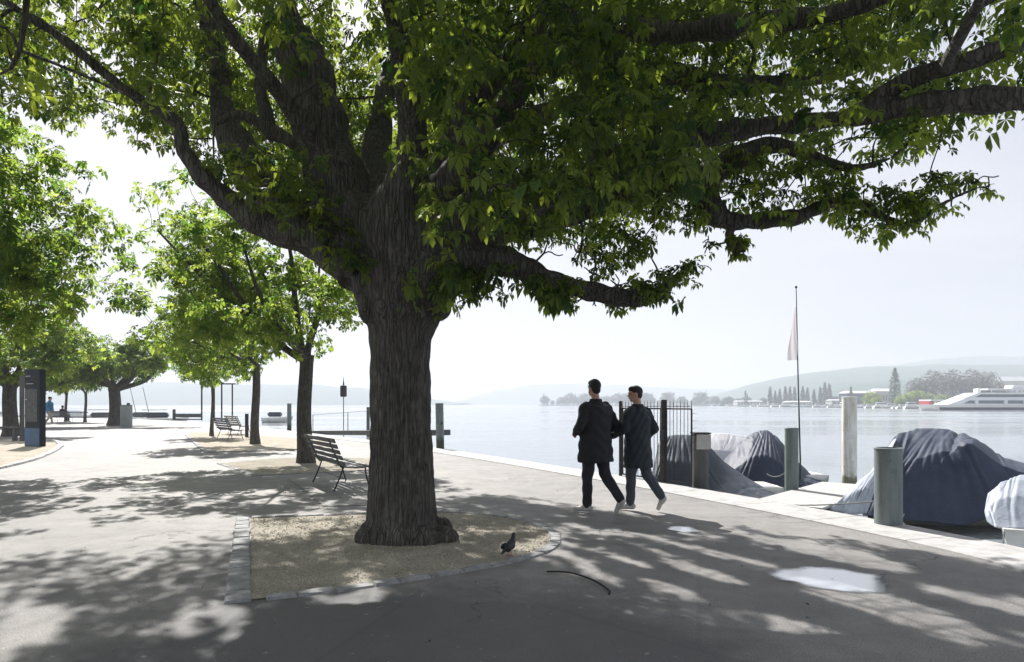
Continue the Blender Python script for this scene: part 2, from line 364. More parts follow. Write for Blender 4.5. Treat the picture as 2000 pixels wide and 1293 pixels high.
def capsule(a, b, ra, rb, n=16, sx=1.0, sy=1.0, rings=4):   # closed tapered limb piece; sx, sy squash it across
    a = np.array(a, float); b = np.array(b, float); d = b-a; ln = np.linalg.norm(d)+1e-9; d /= ln
    pr = []
    for i in range(rings+1):
        th = math.pi/2*(1-i/rings); pr.append((-ra*math.sin(th), ra*math.cos(th)))
    for i in range(rings+1):
        th = math.pi/2*i/rings; pr.append((ln+rb*math.sin(th), rb*math.cos(th)))
    ref = np.array([0, 1., 0]) if abs(d[1]) < .8 else np.array([0, 0, 1.])
    u = np.cross(ref, d); u /= np.linalg.norm(u); w = np.cross(d, u)
    V = []; Fc = []
    for t, r in pr:
        r = max(r, 1e-4)
        for i in range(n):
            an = 2*math.pi*i/n; V.append(a+d*t+u*(r*math.cos(an)*sx)+w*(r*math.sin(an)*sy))
    for j in range(len(pr)-1):
        for i in range(n): Fc.append((j*n+i, j*n+(i+1) % n, (j+1)*n+(i+1) % n, (j+1)*n+i))
    Fc.append(tuple(range(n))[::-1]); Fc.append(tuple((len(pr)-1)*n+i for i in range(n)))
    return V, Fc
class Body:
    def __init__(s): s.V = []; s.Fc = []
    def cap(s, a, b, ra, rb, sx=1, sy=1):
        V, Fc = capsule(a, b, ra, rb, sx=sx, sy=sy); k = len(s.V); s.V += V; s.Fc += [tuple(k+i for i in f) for f in Fc]; return s
    def ell(s, c, r, n=20):
        k = len(s.V); m = 12; V = []
        for j in range(m+1):
            th = math.pi*j/m
            for i in range(n):
                a = 2*math.pi*i/n; V.append((c[0]+r[0]*math.sin(th)*math.cos(a)+1e-5*math.cos(a), c[1]+r[1]*math.sin(th)*math.sin(a)+1e-5*math.sin(a), c[2]-r[2]*math.cos(th)))
        Fc = [(j*n+i, j*n+(i+1) % n, (j+1)*n+(i+1) % n, (j+1)*n+i) for j in range(m) for i in range(n)]
        Fc += [tuple(range(n))[::-1], tuple(m*n+i for i in range(n))]
        s.V += V; s.Fc += [tuple(k+i for i in f) for f in Fc]; return s
    def build(s, name, m, parent, voxel=.012, it=3, wrinkle=0, seed=0):
        me = remeshed(s.V, s.Fc, voxel, it)
        if wrinkle:
            co = np.empty(len(me.vertices)*3, np.float32); me.vertices.foreach_get('co', co); co = co.reshape(-1, 3)
            no = np.empty(len(me.vertices)*3, np.float32); me.vertices.foreach_get('normal', no); no = no.reshape(-1, 3)
            w = np.sin(co[:, 2]*34+6*np.sin(co[:, 0]*9+seed)+4*np.sin(co[:, 1]*11+seed*2))*.6+np.sin(co[:, 0]*27+co[:, 2]*13+3*np.sin(co[:, 1]*17+seed))*.4
            co += no*(w*wrinkle)[:, None]; me.vertices.foreach_set('co', co.ravel()); me.update()
        me.name = name
        return link(name, me, m, parent)
def vnoise(p, s, seed=0):
    x, y, z = (p*s).T
    return (np.sin(x*1.0+1.7*np.sin(y*1.3+seed)+seed)+np.sin(y*1.1+1.9*np.sin(z*1.2+seed*2)+seed*3)+np.sin(z*.9+1.6*np.sin(x*1.4+seed*1.7)+seed*5))/3

def poly_sheet(name, pts, z, m, kind='structure', thick=0, parent=None):
    bm = bmesh.new(); vs = [bm.verts.new((p[0], p[1], z)) for p in pts]
    f = bm.faces.new(vs)
    if f.normal.z < 0: f.normal_flip()
    f.normal_update()
    if f.normal.z < 0: f.normal_flip()
    if thick:
        r = bmesh.ops.extrude_face_region(bm, geom=[f]); 
        for v in [g for g in r['geom'] if isinstance(g, bmesh.types.BMVert)]: v.co.z -= thick
        bmesh.ops.recalc_face_normals(bm, faces=bm.faces)
    bmesh.ops.triangulate(bm, faces=[q for q in bm.faces if len(q.verts) > 4])
    me = bpy.data.meshes.new(name); bm.to_mesh(me); bm.free()
    o = link(name, me, m, parent)
    if kind: o['kind'] = kind
    return o

# ------------------------------------------------------------------ setting: water, quay, beds
from mathutils import geometry as geo
EDGE = [G(2600, 1236), G(2300, 1150), G(2000, 1075), G(1680, 1012), G(1352, 954), G(1212, 931), G(1060, 907), G(955, 891), G(860, 877), G(790, 867), G(720, 860), G(600, 846), G(480, 833), G(340, 822), G(180, 817), G(-200, 811)]
E = smooth_path([(p[0], p[1], 0) for p in EDGE], 6)
land = [(9.5, -3), (11, -20), (-140, -20), (-200, 96)]
ground = [tuple(p[:2]) for p in E[::-1]]         # from far left to near right
ring = [(-200, 96)]+ground+[(9.5, -3), (11, -20), (-200, -20)]
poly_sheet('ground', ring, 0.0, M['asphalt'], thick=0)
# quay wall face below the edge
wl = [(9.5, -3)]+[tuple(p[:2]) for p in E]
V = [(x, y, .0) for x, y in wl]+[(x, y, -1.9) for x, y in wl]; n = len(wl)
tag(mesh_q('quay_wall', V, [(i, i+1, n+i+1, n+i) for i in range(n-1)], M['quay_wall'], smooth=False), 'dark stone quay wall dropping from the promenade edge to the lake', 'wall')
# lake sheet, one sheet to the horizon
tag(mesh_q('water', [(-3600, -45, WZ), (3600, -45, WZ), (3600, 4350, WZ), (-3600, 4350, WZ)], [(0, 1, 2, 3)], M['water'], smooth=False), kind='structure')
# pale coping stones of the quay edge, one strip with grooves
def coping():
    pts = [(9.5, -3, 0)]+[tuple(p) for p in E]; pts = np.array(pts)
    seg = np.linalg.norm(np.diff(pts, axis=0), axis=1); s = np.concatenate([[0], np.cumsum(seg)])
    def at(d): return np.array([np.interp(d, s, pts[:, k]) for k in range(3)])
    ds = []; d = 0
    rr = random.Random(3)
    while d < s[-1]-2 and d < 70:
        ds.append((d, 0)); ln = 1.5+rr.uniform(-.15, .15); ds += [(d+.004, 1)]
        ds += [(d+ln*.33, 1), (d+ln*.66, 1), (d+ln-.012, 1), (d+ln-.008, 0)]; d += ln
    V = []; hts = .018
    for d, up in ds:
        c = at(d); t = at(d+.3)-at(max(0, d-.3)); t /= np.linalg.norm(t); nrm = np.array([t[1], -t[0], 0])   # towards the water
        if nrm[0] < 0: nrm = -nrm
        w = .80; z = hts if up else .006
        for off, zz in ((-w, 0.0), (-w+.004, z-.003), (-w+.015, z), (.03, z), (.045, z-.01), (.047, -.16), (0, -.17)):
            q = c+nrm*off; V.append((q[0], q[1], zz))
    k = 7; Q = []
    for j in range(len(ds)-1):
        for i in range(k-1): Q.append((j*k+i, (j+1)*k+i, (j+1)*k+i+1, j*k+i+1))
    o = mesh_q('kerb', V, Q, M['granite'], smooth=False); tag(o, kind='structure')
coping()

def setts(name, path, w, ln, z=.02, seed=0, closed=False, gap=.014, m=None, parent=None):   # a row of irregular stones as one continuous edging
    rr = random.Random(seed)
    pts = np.array([(p[0], p[1], 0) for p in path]+([(path[0][0], path[0][1], 0)] if closed else []))
    s = np.concatenate([[0], np.cumsum(np.linalg.norm(np.diff(pts, axis=0), axis=1))])
    def at(d): return np.array([np.interp(min(max(d, 0), s[-1]), s, pts[:, k]) for k in range(3)])
    V = []; Q = []; d = 0; rows = []
    while d < s[-1]-ln*.4:
        l = min(ln*rr.uniform(.8, 1.25), s[-1]-d); zz = z+rr.uniform(-.006, .006); tl = rr.uniform(-.006, .006); ww = w*rr.uniform(.88, 1.08)
        rows += [(d, .001, .001, ww), (d+gap, zz-tl, zz+tl, ww), (d+l*.5, zz-tl*.4+.003, zz+tl, ww), (d+l-gap, zz+tl, zz-tl, ww), (d+l-.002, .001, .001, ww)]; d += l
    for d, za, zb, ww in rows:
        c = at(d); t = at(d+.08)-at(d-.08); t /= np.linalg.norm(t)+1e-9; nr = np.array([-t[1], t[0], 0])
        for off, zz in ((-ww/2, .0), (-ww/2+.012, za), (0, (za+zb)/2+.002), (ww/2-.012, zb), (ww/2, .0)):
            q = c+nr*off; V.append((q[0], q[1], zz))
    for j in range(len(rows)-1):
        for i in range(4): Q.append((j*5+i, j*5+i+1, (j+1)*5+i+1, (j+1)*5+i))
    return mesh_q(name, V, Q, m or M['granite_dark'], parent, smooth=False)

def bed(pts, z=.008, m='gravel', sub=1):
    q = smooth_path([(p[0], p[1], 0) for p in pts]+[(pts[0][0], pts[0][1], 0)], sub)[:-1] if sub > 1 else np.array([(p[0], p[1], 0) for p in pts])
    return poly_sheet('gravel_bed', [(p[0], p[1]) for p in q], z, M[m])
# main D-shaped pit
curve = [G(490, 1012), G(600, 1008), G(740, 1003), G(870, 1001), G(945, 1005), G(1005, 1014), G(1050, 1026), G(1078, 1040), G(1086, 1055), G(1076, 1070), G(1045, 1084), G(990, 1099), G(930, 1111), G(820, 1129), G(700, 1147), G(600, 1160), G(490, 1173)]
cs = smooth_path([(p[0], p[1], 0) for p in curve], 4)
poly_sheet('gravel_bed', [(p[0], p[1]) for p in cs], .008, M['gravel'])
a_, b_ = G(466, 1012), G(466, 1176)
tag(setts('stone_edging', [G(474, 1013), G(464, 1180)], .185, .25, .022, 2), 'wide band of squared grey setts along the straight left side of the main tree bed', 'stone edging')
tag(setts('stone_edging', [tuple(p[:2]) for p in cs], .13, .27, .018, 5), 'narrow curved row of pale setts around the rounded side of the main tree bed', 'stone edging')
# scattered pebbles on the main bed
def pebbles(pts, nn, seed, zz):
    rr = random.Random(seed); xs = [p[0] for p in pts]; ys = [p[1] for p in pts]; V = []; Fc = []
    pl = [Vector((p[0], p[1])) for p in pts]; k = 0
    def inside(x, y):
        c = False; j = len(pl)-1
        for i in range(len(pl)):
            if (pl[i].y > y) != (pl[j].y > y) and x < (pl[j].x-pl[i].x)*(y-pl[i].y)/(pl[j].y-pl[i].y)+pl[i].x: c = not c
            j = i
        return c
    while k < nn:
        x, y = rr.uniform(min(xs), max(xs)), rr.uniform(min(ys), max(ys))
        if not inside(x, y): continue
        r = rr.choice((.006, .008, .010, .013)); a = rr.uniform(0, 6); b = len(V); e = rr.uniform(.6, 1)
        for i in range(5): V.append((x+r*math.cos(a+i*1.256), y+r*e*math.sin(a+i*1.256), zz))
        V.append((x, y, zz+r*.9)); Fc += [(b+i, b+(i+1) % 5, b+5) for i in range(5)]; k += 1
    return V, Fc
V, Fc = pebbles(cs, 4500, 4, .008)
tag(mesh_q('gravel', V, Fc, M['gravel_pale'], smooth=False), kind='stuff')
# bed of the second tree, the strip beyond, the paved patch under the bench, the left bed round the stele
b2 = [G(428, 906), G(500, 929), G(640, 923), G(730, 918), G(735, 896), G(600, 893), G(520, 897)]
bed(b2)
tag(setts('stone_edging', b2[0:4], .12, .3, .016, 8), 'sett row edging the sandy bed of the second plane tree', 'stone edging')
b3 = [G(364, 851), G(402, 884), G(520, 882), G(640, 876), G(640, 862), G(520, 852), G(430, 843), G(372, 845)]
bed(b3, m='gravel_pale')
tag(setts('stone_edging', [G(364, 850), G(402, 884), G(600, 878)], .16, .5, .03, 9), 'long pale sett row between the sunny path and the far gravel strip', 'stone edging')
bp_ = [G(562, 935), G(592, 955), G(632, 990), G(735, 987), G(735, 932), G(640, 930)]
poly_sheet('paved_patch', bp_, .008, simple('worn_paving', (.27, .265, .255), .85, .35, 3, bump=.3))
b4 = [G(-300, 950), G(-60, 925), G(30, 908), G(80, 893), G(112, 877), G(118, 868), G(100, 861), G(40, 858), G(-60, 862), G(-300, 872)]
q4 = smooth_path([(p[0], p[1], 0) for p in b4], 4)
poly_sheet('gravel_bed', [(p[0], p[1]) for p in q4], .008, M['gravel_pale'])
tag(setts('stone_edging', [tuple(p[:2]) for p in q4[:30]], .2, .6, .05, 11, m=M['granite']), 'pale curved kerb row around the bed of the dark information stele', 'stone edging')
# puddles
def puddle(cx, cy, rx, ry, seed, label):
    rr = random.Random(seed); c0 = G(cx, cy); pts = []
    ph = [rr.uniform(0, 6) for _ in range(5)]
    for i in range(60):
        a = 2*math.pi*i/60; k = 1+.015*math.sin(13*a+ph[2])+.06*math.sin(2*a+ph[0])+.07*math.sin(3*a+ph[1])+.05*math.sin(5*a+ph[2])+.03*math.sin(9*a+ph[3])
        q = G(cx+rx*k*math.cos(a)+.10*rx*math.sin(a)*0, cy+ry*k*math.sin(a)+ry*.45*math.cos(a)); pts.append(q)
    P_ = np.array(pts)[:, :2]; c2 = P_.mean(0); V = []; va = []
    for f in (0.02, .5, .75, .88, 1.0):
        for q in P_: V.append((*(c2+(q-c2)*f), .006)); va.append(1-f**2)
    n = len(P_); Q = [(j*n+i, j*n+(i+1) % n, (j+1)*n+(i+1) % n, (j+1)*n+i) for j in range(4) for i in range(n)]
    return tag(mesh_q('puddle', V, Q, M['puddle'], None, False, var=va), kind='structure')
puddle(1628, 1133, 118, 24, 1, ''); puddle(1336, 1035, 34, 6, 2, '')

# ------------------------------------------------------------------ trees
def leaf_field(C, OUT, S, seed, nleaf=6, droop=.55, hang=.0):
    rs = np.random.RandomState(seed); n = len(C)
    up = np.array([0, 0, 1.])
    nn = up[None]*rs.uniform(.35, 1.1, (n, 1))+OUT*.35+rs.normal(0, .42, (n, 3)); nn /= np.linalg.norm(nn, axis=1, keepdims=True)
    t = np.cross(nn, rs.normal(0, 1, (n, 3))); t /= np.linalg.norm(t, axis=1, keepdims=True)
    b = np.cross(nn, t)
    Vs = []; var = np.clip(rs.normal(.45, .27, n), 0, 1)
    for k in range(nleaf):
        ph = (k-(nleaf-1)/2)*(2.0*math.pi*.82/nleaf)+rs.normal(0, .10, n)
        cs_, sn = np.cos(ph)[:, None], np.sin(ph)[:, None]
        d = cs_*t+sn*b; sd = -sn*t+cs_*b
        ln = (S*(1-.28*abs(k-(nleaf-1)/2)/(nleaf/2)))[:, None]*rs.uniform(.85, 1.1, (n, 1))
        dr = droop*rs.uniform(.5, 1.5, (n, 1))
        w = ln*.235
        base = C+d*ln*.04
        mid = C+d*ln*.58-up*(ln*dr*.22)-nn*ln*.02
        tip = C+d*ln*(.98-.25*dr)-up*(ln*dr*.85)
        rr_ = C+d*ln*.67+sd*w-up*(ln*dr*.30)+nn*ln*.05
        ll = C+d*ln*.67-sd*w-up*(ln*dr*.30)+nn*ln*.05
        Vs.append(np.stack([base, mid, tip, rr_, ll], 1))
    V = np.stack(Vs, 1).reshape(-1, 3); m = n*nleaf
    o = np.arange(m)[:, None]*5
    Q = np.concatenate([o+np.array([[0, 3, 2, 1]]), o+np.array([[0, 1, 2, 4]])], 1).reshape(-1, 4)
    return V, Q, np.repeat(var, nleaf*5)

class Grower:              # joins new twig tips to the nearest wood already grown
    def __init__(s): s.pool = np.zeros((0, 3)); s.rad = np.zeros(0); s.V = []; s.Q = []; s.n = 0
    def addpool(s, p, r): s.pool = np.vstack([s.pool, p]); s.rad = np.concatenate([s.rad, r])
    def tube(s, p, r, n=6, pool=True):
        p = np.asarray(p); r = np.full(len(p), r) if np.isscalar(r) else np.asarray(r, float)
        V, Q = tube_np(p, r, n); s.V.append(V); s.Q.append(Q+s.n); s.n += len(V)
        if pool: s.addpool(p, r)
    def reach(s, tgt, rs, r1=.008, wig=.12, n=5, seg=6, rmax=.05, bias=0):
        tgt = np.asarray(tgt); d = np.linalg.norm(s.pool-tgt, axis=1)
        if bias: d = d+np.maximum(0, s.pool[:, 2]-tgt[2])*bias
        i = int(np.argmin(d)); a = s.pool[i]; ln = np.linalg.norm(tgt-a)
        if ln < .04: return
        ts = np.linspace(0, 1, seg); w = rs.normal(0, wig*ln*.5, 3); w2 = rs.normal(0, wig*ln*.25, 3)
        p = a+(tgt-a)*ts[:, None]+np.sin(ts*math.pi)[:, None]*w+np.sin(ts*2*math.pi)[:, None]*w2
        r0 = min(s.rad[i]*.8, rmax, .006+.022*ln)
        r = np.linspace(max(r0, r1), r1, seg); s.tube(p, r, n)

def inpoly(x, y, poly):
    c = np.zeros(len(x), bool); j = len(poly)-1
    for i in range(len(poly)):
        xi, yi = poly[i]; xj, yj = poly[j]
        if yi != yj:
            c ^= ((yi > y) != (yj > y)) & (x < (xj-xi)*(y-yi)/(yj-yi)+xi)
        j = i
    return c
def bark_displace(me, seed=0, amp=.02, cx=0, cy=0):
    k = len(me.vertices); co = np.empty(k*3, np.float32); me.vertices.foreach_get('co', co); co = co.reshape(-1, 3)
    no = np.empty(k*3, np.float32); me.vertices.foreach_get('normal', no); no = no.reshape(-1, 3)
    a = np.arctan2(co[:, 1]-cy, co[:, 0]-cx)
    z = co[:, 2]
    rd = np.sin(a*17+2.2*np.sin(z*2.1+a*3)+1.1*np.sin(z*5.3+a*5))*.5+np.sin(a*29+2*np.sin(z*3.7+a*2)+z*1.3)*.35
    rd = rd*np.clip(1.4-z/2.6, .25, 1)*np.clip((1.0-np.hypot(co[:, 0]-cx, co[:, 1]-cy))*3, 0, 1)
    rn = vnoise(co, 7.5, seed)*.5+vnoise(co, 19, seed+3)*.35
    co += no*((rd*.55+rn)*amp)[:, None]
    me.vertices.foreach_set('co', co.ravel()); me.update()

# ---- the big chestnut in the middle
def main_tree():
    rs = np.random.RandomState(11); TX, TY = -1.226, 7.6
    root = empty('chestnut_tree', (0, 0, 0), 'massive old chestnut with a thick ridged trunk standing in the foreground gravel bed', 'tree')
    def LB(pts): return [(P(x, y, Y), r*Y/F) for x, y, Y, r in pts]
    trunk = [((P(788, 1070, 7.6)), .46), (P(786, 1040, 7.6), .42), (P(785, 1000, 7.6), .375), (P(784, 900, 7.6), .345), (P(782, 760, 7.6), .325), (P(783, 660, 7.6), .340), (P(788, 600, 7.6), .44), (P(790, 540, 7.6), .52), (P(775, 470, 7.6), .56), (P(762, 420, 7.6), .50)]
    limbs = [trunk,
        LB([(730, 520, 7.6, 75), (690, 430, 7.7, 68), (645, 310, 7.8, 54), (615, 190, 7.9, 50), (592, 110, 8, 46), (585, 90, 8, 38)]),
        LB([(590, 110, 8, 24), (565, 30, 8.1, 20), (540, -80, 8.3, 17), (525, -200, 8.5, 10)]),
        LB([(740, 540, 7.7, 60), (640, 475, 8, 48), (560, 420, 8.4, 44), (500, 345, 8.9, 40), (460, 288, 9.2, 33), (436, 220, 9.4, 22), (424, 120, 9.6, 18), (400, 20, 9.8, 17), (370, -100, 10, 12)]),
        LB([(700, 500, 7.4, 50), (590, 462, 7.3, 34), (505, 430, 7.2, 26), (440, 385, 7.1, 21), (390, 335, 7.0, 17), (358, 285, 7.0, 14), (348, 240, 7.0, 12), (285, 200, 6.9, 10), (215, 150, 6.8, 10), (130, 80, 6.7, 9), (40, 20, 6.6, 9), (-60, -40, 6.6, 7)]),
        LB([(540, 270, 8.8, 16), (525, 240, 8.8, 14), (510, 160, 8.9, 11), (520, 60, 9, 9), (530, -40, 9, 7)]),
        LB([(590, 285, 8.6, 14), (540, 262, 8.6, 14), (470, 225, 8.5, 9), (420, 240, 8.4, 5)]),
        LB([(790, 520, 7.5, 70), (850, 400, 7.5, 50), (892, 290, 7.5, 37), (938, 175, 7.4, 31), (990, 90, 7.2, 27), (1060, 58, 7.0, 27), (1180, 48, 6.7, 25), (1330, 60, 6.3, 21), (1480, 40, 5.8, 22), (1640, 20, 5.6, 16), (1800, -30, 5.4, 11)]),
        LB([(940, 170, 7.0, 30), (1000, 110, 7.3, 30), (1130, 115, 7.6, 28), (1280, 140, 7.9, 24), (1440, 170, 8.1, 20), (1600, 150, 8.3, 15), (1740, 110, 8.5, 10), (1850, 60, 8.6, 7)]),
        LB([(800, 520, 7.5, 80), (880, 450, 7.5, 72), (990, 410, 7.5, 62), (1100, 385, 7.4, 54), (1200, 365, 7.3, 44), (1290, 345, 7.2, 34), (1360, 360, 7.1, 30), (1400, 405, 7.0, 26), (1440, 427, 6.95, 18), (1500, 425, 6.9, 16), (1570, 418, 6.8, 15), (1630, 392, 6.7, 12), (1690, 398, 6.6, 9), (1740, 428, 6.5, 8), (1790, 436, 6.4, 7), (1850, 395, 6.3, 5), (1900, 372, 6.2, 4), (1945, 358, 6.2, 2.5)]),
        LB([(1425, 425, 6.97, 9), (1424, 450, 6.97, 7), (1428, 466, 6.96, 11), (1440, 480, 6.95, 13), (1452, 478, 6.95, 8), (1456, 488, 6.95, 4)]),
        LB([(1360, 365, 7.1, 28), (1420, 320, 7.2, 24), (1500, 285, 7.2, 16), (1560, 300, 7.1, 12), (1660, 330, 7, 8), (1740, 310, 7, 5)]),
        LB([(1100, 380, 7.2, 40), (1200, 320, 6.6, 30), (1330, 272, 6.2, 24), (1480, 250, 5.9, 19), (1640, 236, 5.6, 17), (1790, 215, 5.3, 20), (1930, 205, 5.1, 26), (2080, 195, 4.9, 24), (2250, 160, 4.8, 15), (2420, 110, 4.8, 5)]),
        LB([(1640, 236, 5.6, 14), (1760, 160, 5.3, 16), (1880, 120, 5.0, 18), (2040, 60, 5, 14)]),
        LB([(790, 560, 7.3, 55), (870, 525, 7.2, 42), (950, 502, 7.0, 30), (1020, 515, 6.9, 25), (1080, 545, 6.8, 22), (1150, 562, 6.75, 19), (1220, 574, 6.7, 18), (1275, 572, 6.7, 15), (1315, 545, 6.7, 10), (1340, 525, 6.7, 6)]),
        LB([(930, 515, 7.0, 14), (930, 545, 7.0, 10), (945, 562, 7.0, 11), (968, 560, 7.0, 7)]),
        LB([(1060, 545, 6.85, 10), (1068, 575, 6.85, 9), (1078, 592, 6.85, 11)]),
        LB([(880, 300, 7.3, 26), (1000, 250, 8.2, 24), (1120, 200, 9.0, 20), (1240, 220, 9.8, 15), (1380, 230, 10.6, 11)]),
        LB([(760, 430, 7.8, 60), (735, 300, 8.6, 27), (760, 150, 9.6, 19), (820, 30, 10.6, 15), (880, -60, 11.4, 18)]),
        LB([(770, 440, 7.4, 60), (800, 290, 7.1, 30), (780, 90, 6.6, 22), (720, -140, 5.9, 18), (680, -400, 5.2, 15)]),
        LB([(650, 320, 7.7, 30), (560, 200, 7.2, 16), (450, 60, 6.7, 13), (330, -120, 6.1, 11), (200, -300, 5.2, 12)]),
        LB([(860, 380, 7.3, 40), (960, 250, 6.8, 26), (1080, 60, 6.3, 19), (1200, -150, 5.6, 17), (1350, -400, 5.0, 14)]),
    ]
    B = Body(); g = Grower()
    for i, lb in enumerate(limbs):
        p = smooth_path([q for q, r in lb], 4); r = np.interp(np.linspace(0, 1, len(p)), np.linspace(0, 1, len(lb)), [r for q, r in lb])
        r = np.maximum(r, .012)
        if i: 
            p = p+np.cumsum(rs.normal(0, .006, p.shape), 0)*np.minimum(1, r[:, None]*8)
            r = r*(1+.10*np.sin(np.arange(len(r))*1.9+i))
        V, Q = tube_np(p, r, 20 if i else 40); k = len(B.V)
        n_ = 20 if i else 40
        B.V += list(V); B.Fc += [tuple(k+a for a in q) for q in Q]
        B.Fc += [tuple(k+a for a in range(n_))[::-1], tuple(k+len(V)-n_+a for a in range(n_))]
        g.addpool(p[2 if i else -3:], r[2 if i else -3:])
    # burls and root flare at the foot
    for (px, py, w_, h_, dy) in ((722, 1040, .11, .13, -.22), (752, 1046, .10, .16, -.30), (788, 1044, .12, .26, -.33), (835, 1042, .15, .17, -.28), (872, 1044, .14, .12, -.14), (718, 1028, .1, .1, .1), (860, 1030, .14, .16, .05)):
        X, Y, Z = P(px, py, 7.6); B.ell((X, 7.6+dy, max(.03, Z*.6)), (w_, w_, h_))
    for (px, py) in ((712, 560), (860, 592), (842, 560), (722, 600)):
        X, Y, Z = P(px, py, 7.45); B.ell((X, Y, Z), (.13, .18, .2))
    me = remeshed(B.V, B.Fc, .02, 3); bark_displace(me, 1, .022, TX, TY)
    me.name = 'trunk'; link('trunk', me, M['bark'], root)
    # foliage targets
    P1 = [(-90, -90), (-90, 225), (0, 205), (60, 190), (110, 225), (150, 245), (200, 232), (260, 252), (330, 282), (400, 262), (480, 275), (560, 320), (640, 400), (690, 470), (760, 490), (900, 500), (1000, 455), (1100, 455), (1180, 470), (1250, 425), (1340, 400), (1400, 350), (1450, 300), (1500, 275), (1700, 285), (1800, 265), (1880, 240), (2090, 210), (2090, -90)]
    sets = [ # polygon, count, depth range, cluster radius, leaves per cluster
        (P1, 1100, 4.8, 12.5, .30, 16),
        ([(880, 545), (960, 512), (1050, 530), (1150, 545), (1250, 548), (1350, 505), (1362, 530), (1320, 575), (1240, 598), (1080, 596), (1000, 560), (920, 570)], 90, 6.4, 7.1, .12, 6),
        ([(1090, 548), (1290, 552), (1290, 598), (1200, 606), (1090, 594)], 34, 6.25, 6.62, .11, 6),
        ([(1130, 440), (1250, 440), (1255, 500), (1235, 545), (1170, 545), (1100, 520), (1060, 480)], 34, 6.5, 7.6, .17, 9),
        ([(1400, 300), (1560, 290), (1660, 320), (1660, 400), (1560, 430), (1430, 415), (1390, 370)], 60, 6.3, 7.6, .16, 8),
        ([(1640, 360), (1740, 345), (1800, 400), (1790, 452), (1690, 465), (1640, 430)], 34, 6.2, 6.9, .15, 8),
        ([(1790, 330), (1870, 330), (1960, 325), (1975, 375), (1890, 405), (1800, 440)], 16, 6.1, 6.5, .10, 6),
        ([(1270, 400), (1400, 380), (1420, 430), (1280, 445)], 18, 6.6, 7.6, .15, 8),
        ([(800, 510), (900, 500), (930, 560), (880, 590), (810, 600)], 22, 6.6, 7.1, .20, 7),
        ([(640, 450), (720, 470), (730, 520), (650, 500)], 9, 6.9, 7.3, .20, 6),
        ([(1160, 270), (1400, 290), (1380, 360), (1100, 420), (1000, 400), (1000, 330)], 46, 6.0, 6.9, .18, 10),
        ([(330, 280), (620, 300), (690, 480), (600, 470), (480, 400), (400, 330)], 115, 6.6, 8.4, .16, 5),
        ([(1380, 440), (1400, 500), (1380, 515), (1365, 470)], 4, 6.8, 7, .07, 4),
        ([(1415, 462), (1465, 470), (1460, 500), (1420, 498)], 10, 6.85, 7.05, .05, 5),
        ([(1050, 575), (1095, 580), (1085, 605), (1055, 600)], 8, 6.75, 6.95, .05, 4),
        ([(900, 560), (985, 545), (1000, 585), (890, 590)], 9, 6.8, 7.2, .09, 7),
    ]
    LIMBZ = [(340, 240), (400, 60), (540, 60), (700, 90), (725, 300), (740, 480), (660, 520), (420, 440)]
    Cs = []; Rr = []; Nl = []
    for poly, cnt, y0, y1, cr, nl in sets:
        xs = [q[0] for q in poly]; ys = [q[1] for q in poly]; got = 0; tries = 0
        while got < cnt and tries < 60:
            tries += 1; k = cnt*3
            x = rs.uniform(min(xs), max(xs), k); y = rs.uniform(min(ys), max(ys), k); Y = (y0**3+(y1**3-y0**3)*rs.rand(k))**(1/3) if poly is P1 else rs.uniform(y0, y1, k)
            X = (x-1000)*Y/F; Z = H-(y-HY)*Y/F
            rad = np.hypot((X-TX)/1.12, Y-TY); top = 8.4-1.2*(rad/6.8)**2
            ok = inpoly(x, y, poly) & (rad < 6.8) & (Z < top)
            if poly is P1:
                ok &= (rs.rand(k) < np.where(x < 800, .34, .9)) & (Z > 2.75+.25*np.maximum(0, 2.5-rad))
                ok &= (Y-.94*Z < 11.8-1.18*(X+.44*Z)) & ((rs.rand(k) < .12) | (Y > 9.0) | ~inpoly(x, y, LIMBZ))
                ok &= vnoise(np.stack([X, Y, Z], 1), 1.6, 2) > np.where(x < 760, -.10, -.32)
            idx = np.nonzero(ok)[0][:cnt-got]
            Cs.append(np.stack([X, Y, Z], 1)[idx]); Rr.append(np.full(len(idx), cr)); Nl.append(np.full(len(idx), nl)); got += len(idx)
    # far upper side of the canopy, which shades the bed
    k = 90000; X = rs.uniform(-9.5, 3.2, k); Y = rs.uniform(8.8, 16.8, k); Z = rs.uniform(5.2, 9.0, k); x = 1000+X*F/Y; y = HY-(Z-H)*F/Y
    ok = (inpoly(x, y, P1) | (y < 0)) & (np.hypot((X-TX)/1.0, (Y-TY)) < 8.9) & (Y-.94*Z < 11.0-1.18*(X+.44*Z)) & (vnoise(np.stack([X, Y, Z], 1), 1.5, 9) > -.22)
    idx = np.nonzero(ok)[0][:820]
    Cs.append(np.stack([X, Y, Z], 1)[idx]); Rr.append(np.full(len(idx), .36)); Nl.append(np.full(len(idx), 15))
    k = 6000; sx = rs.uniform(-1.6, 1.5, k); sy = rs.uniform(8.3, 11.0, k); Z = rs.uniform(4.9, 7.6, k); X = sx-.44*Z; Y = sy+.94*Z; x = 1000+X*F/Y; y = HY-(Z-H)*F/Y
    ok = inpoly(x, y, P1) & (sy < 10.9-1.1*np.maximum(sx, 0)) & (vnoise(np.stack([sx, sy, 0*sx], 1), 2.6, 3) > -.5)
    idx = np.nonzero(ok)[0][:150]
    Cs.append(np.stack([X, Y, Z], 1)[idx]); Rr.append(np.full(len(idx), .34)); Nl.append(np.full(len(idx), 15))
    k = 9000; sx = rs.uniform(-5.2, .4, k); sy = rs.uniform(3.4, 9.3, k); Z = rs.uniform(5.2, 8.4, k); X = sx-.44*Z; Y = sy+.94*Z; x = 1000+X*F/Y; y = HY-(Z-H)*F/Y
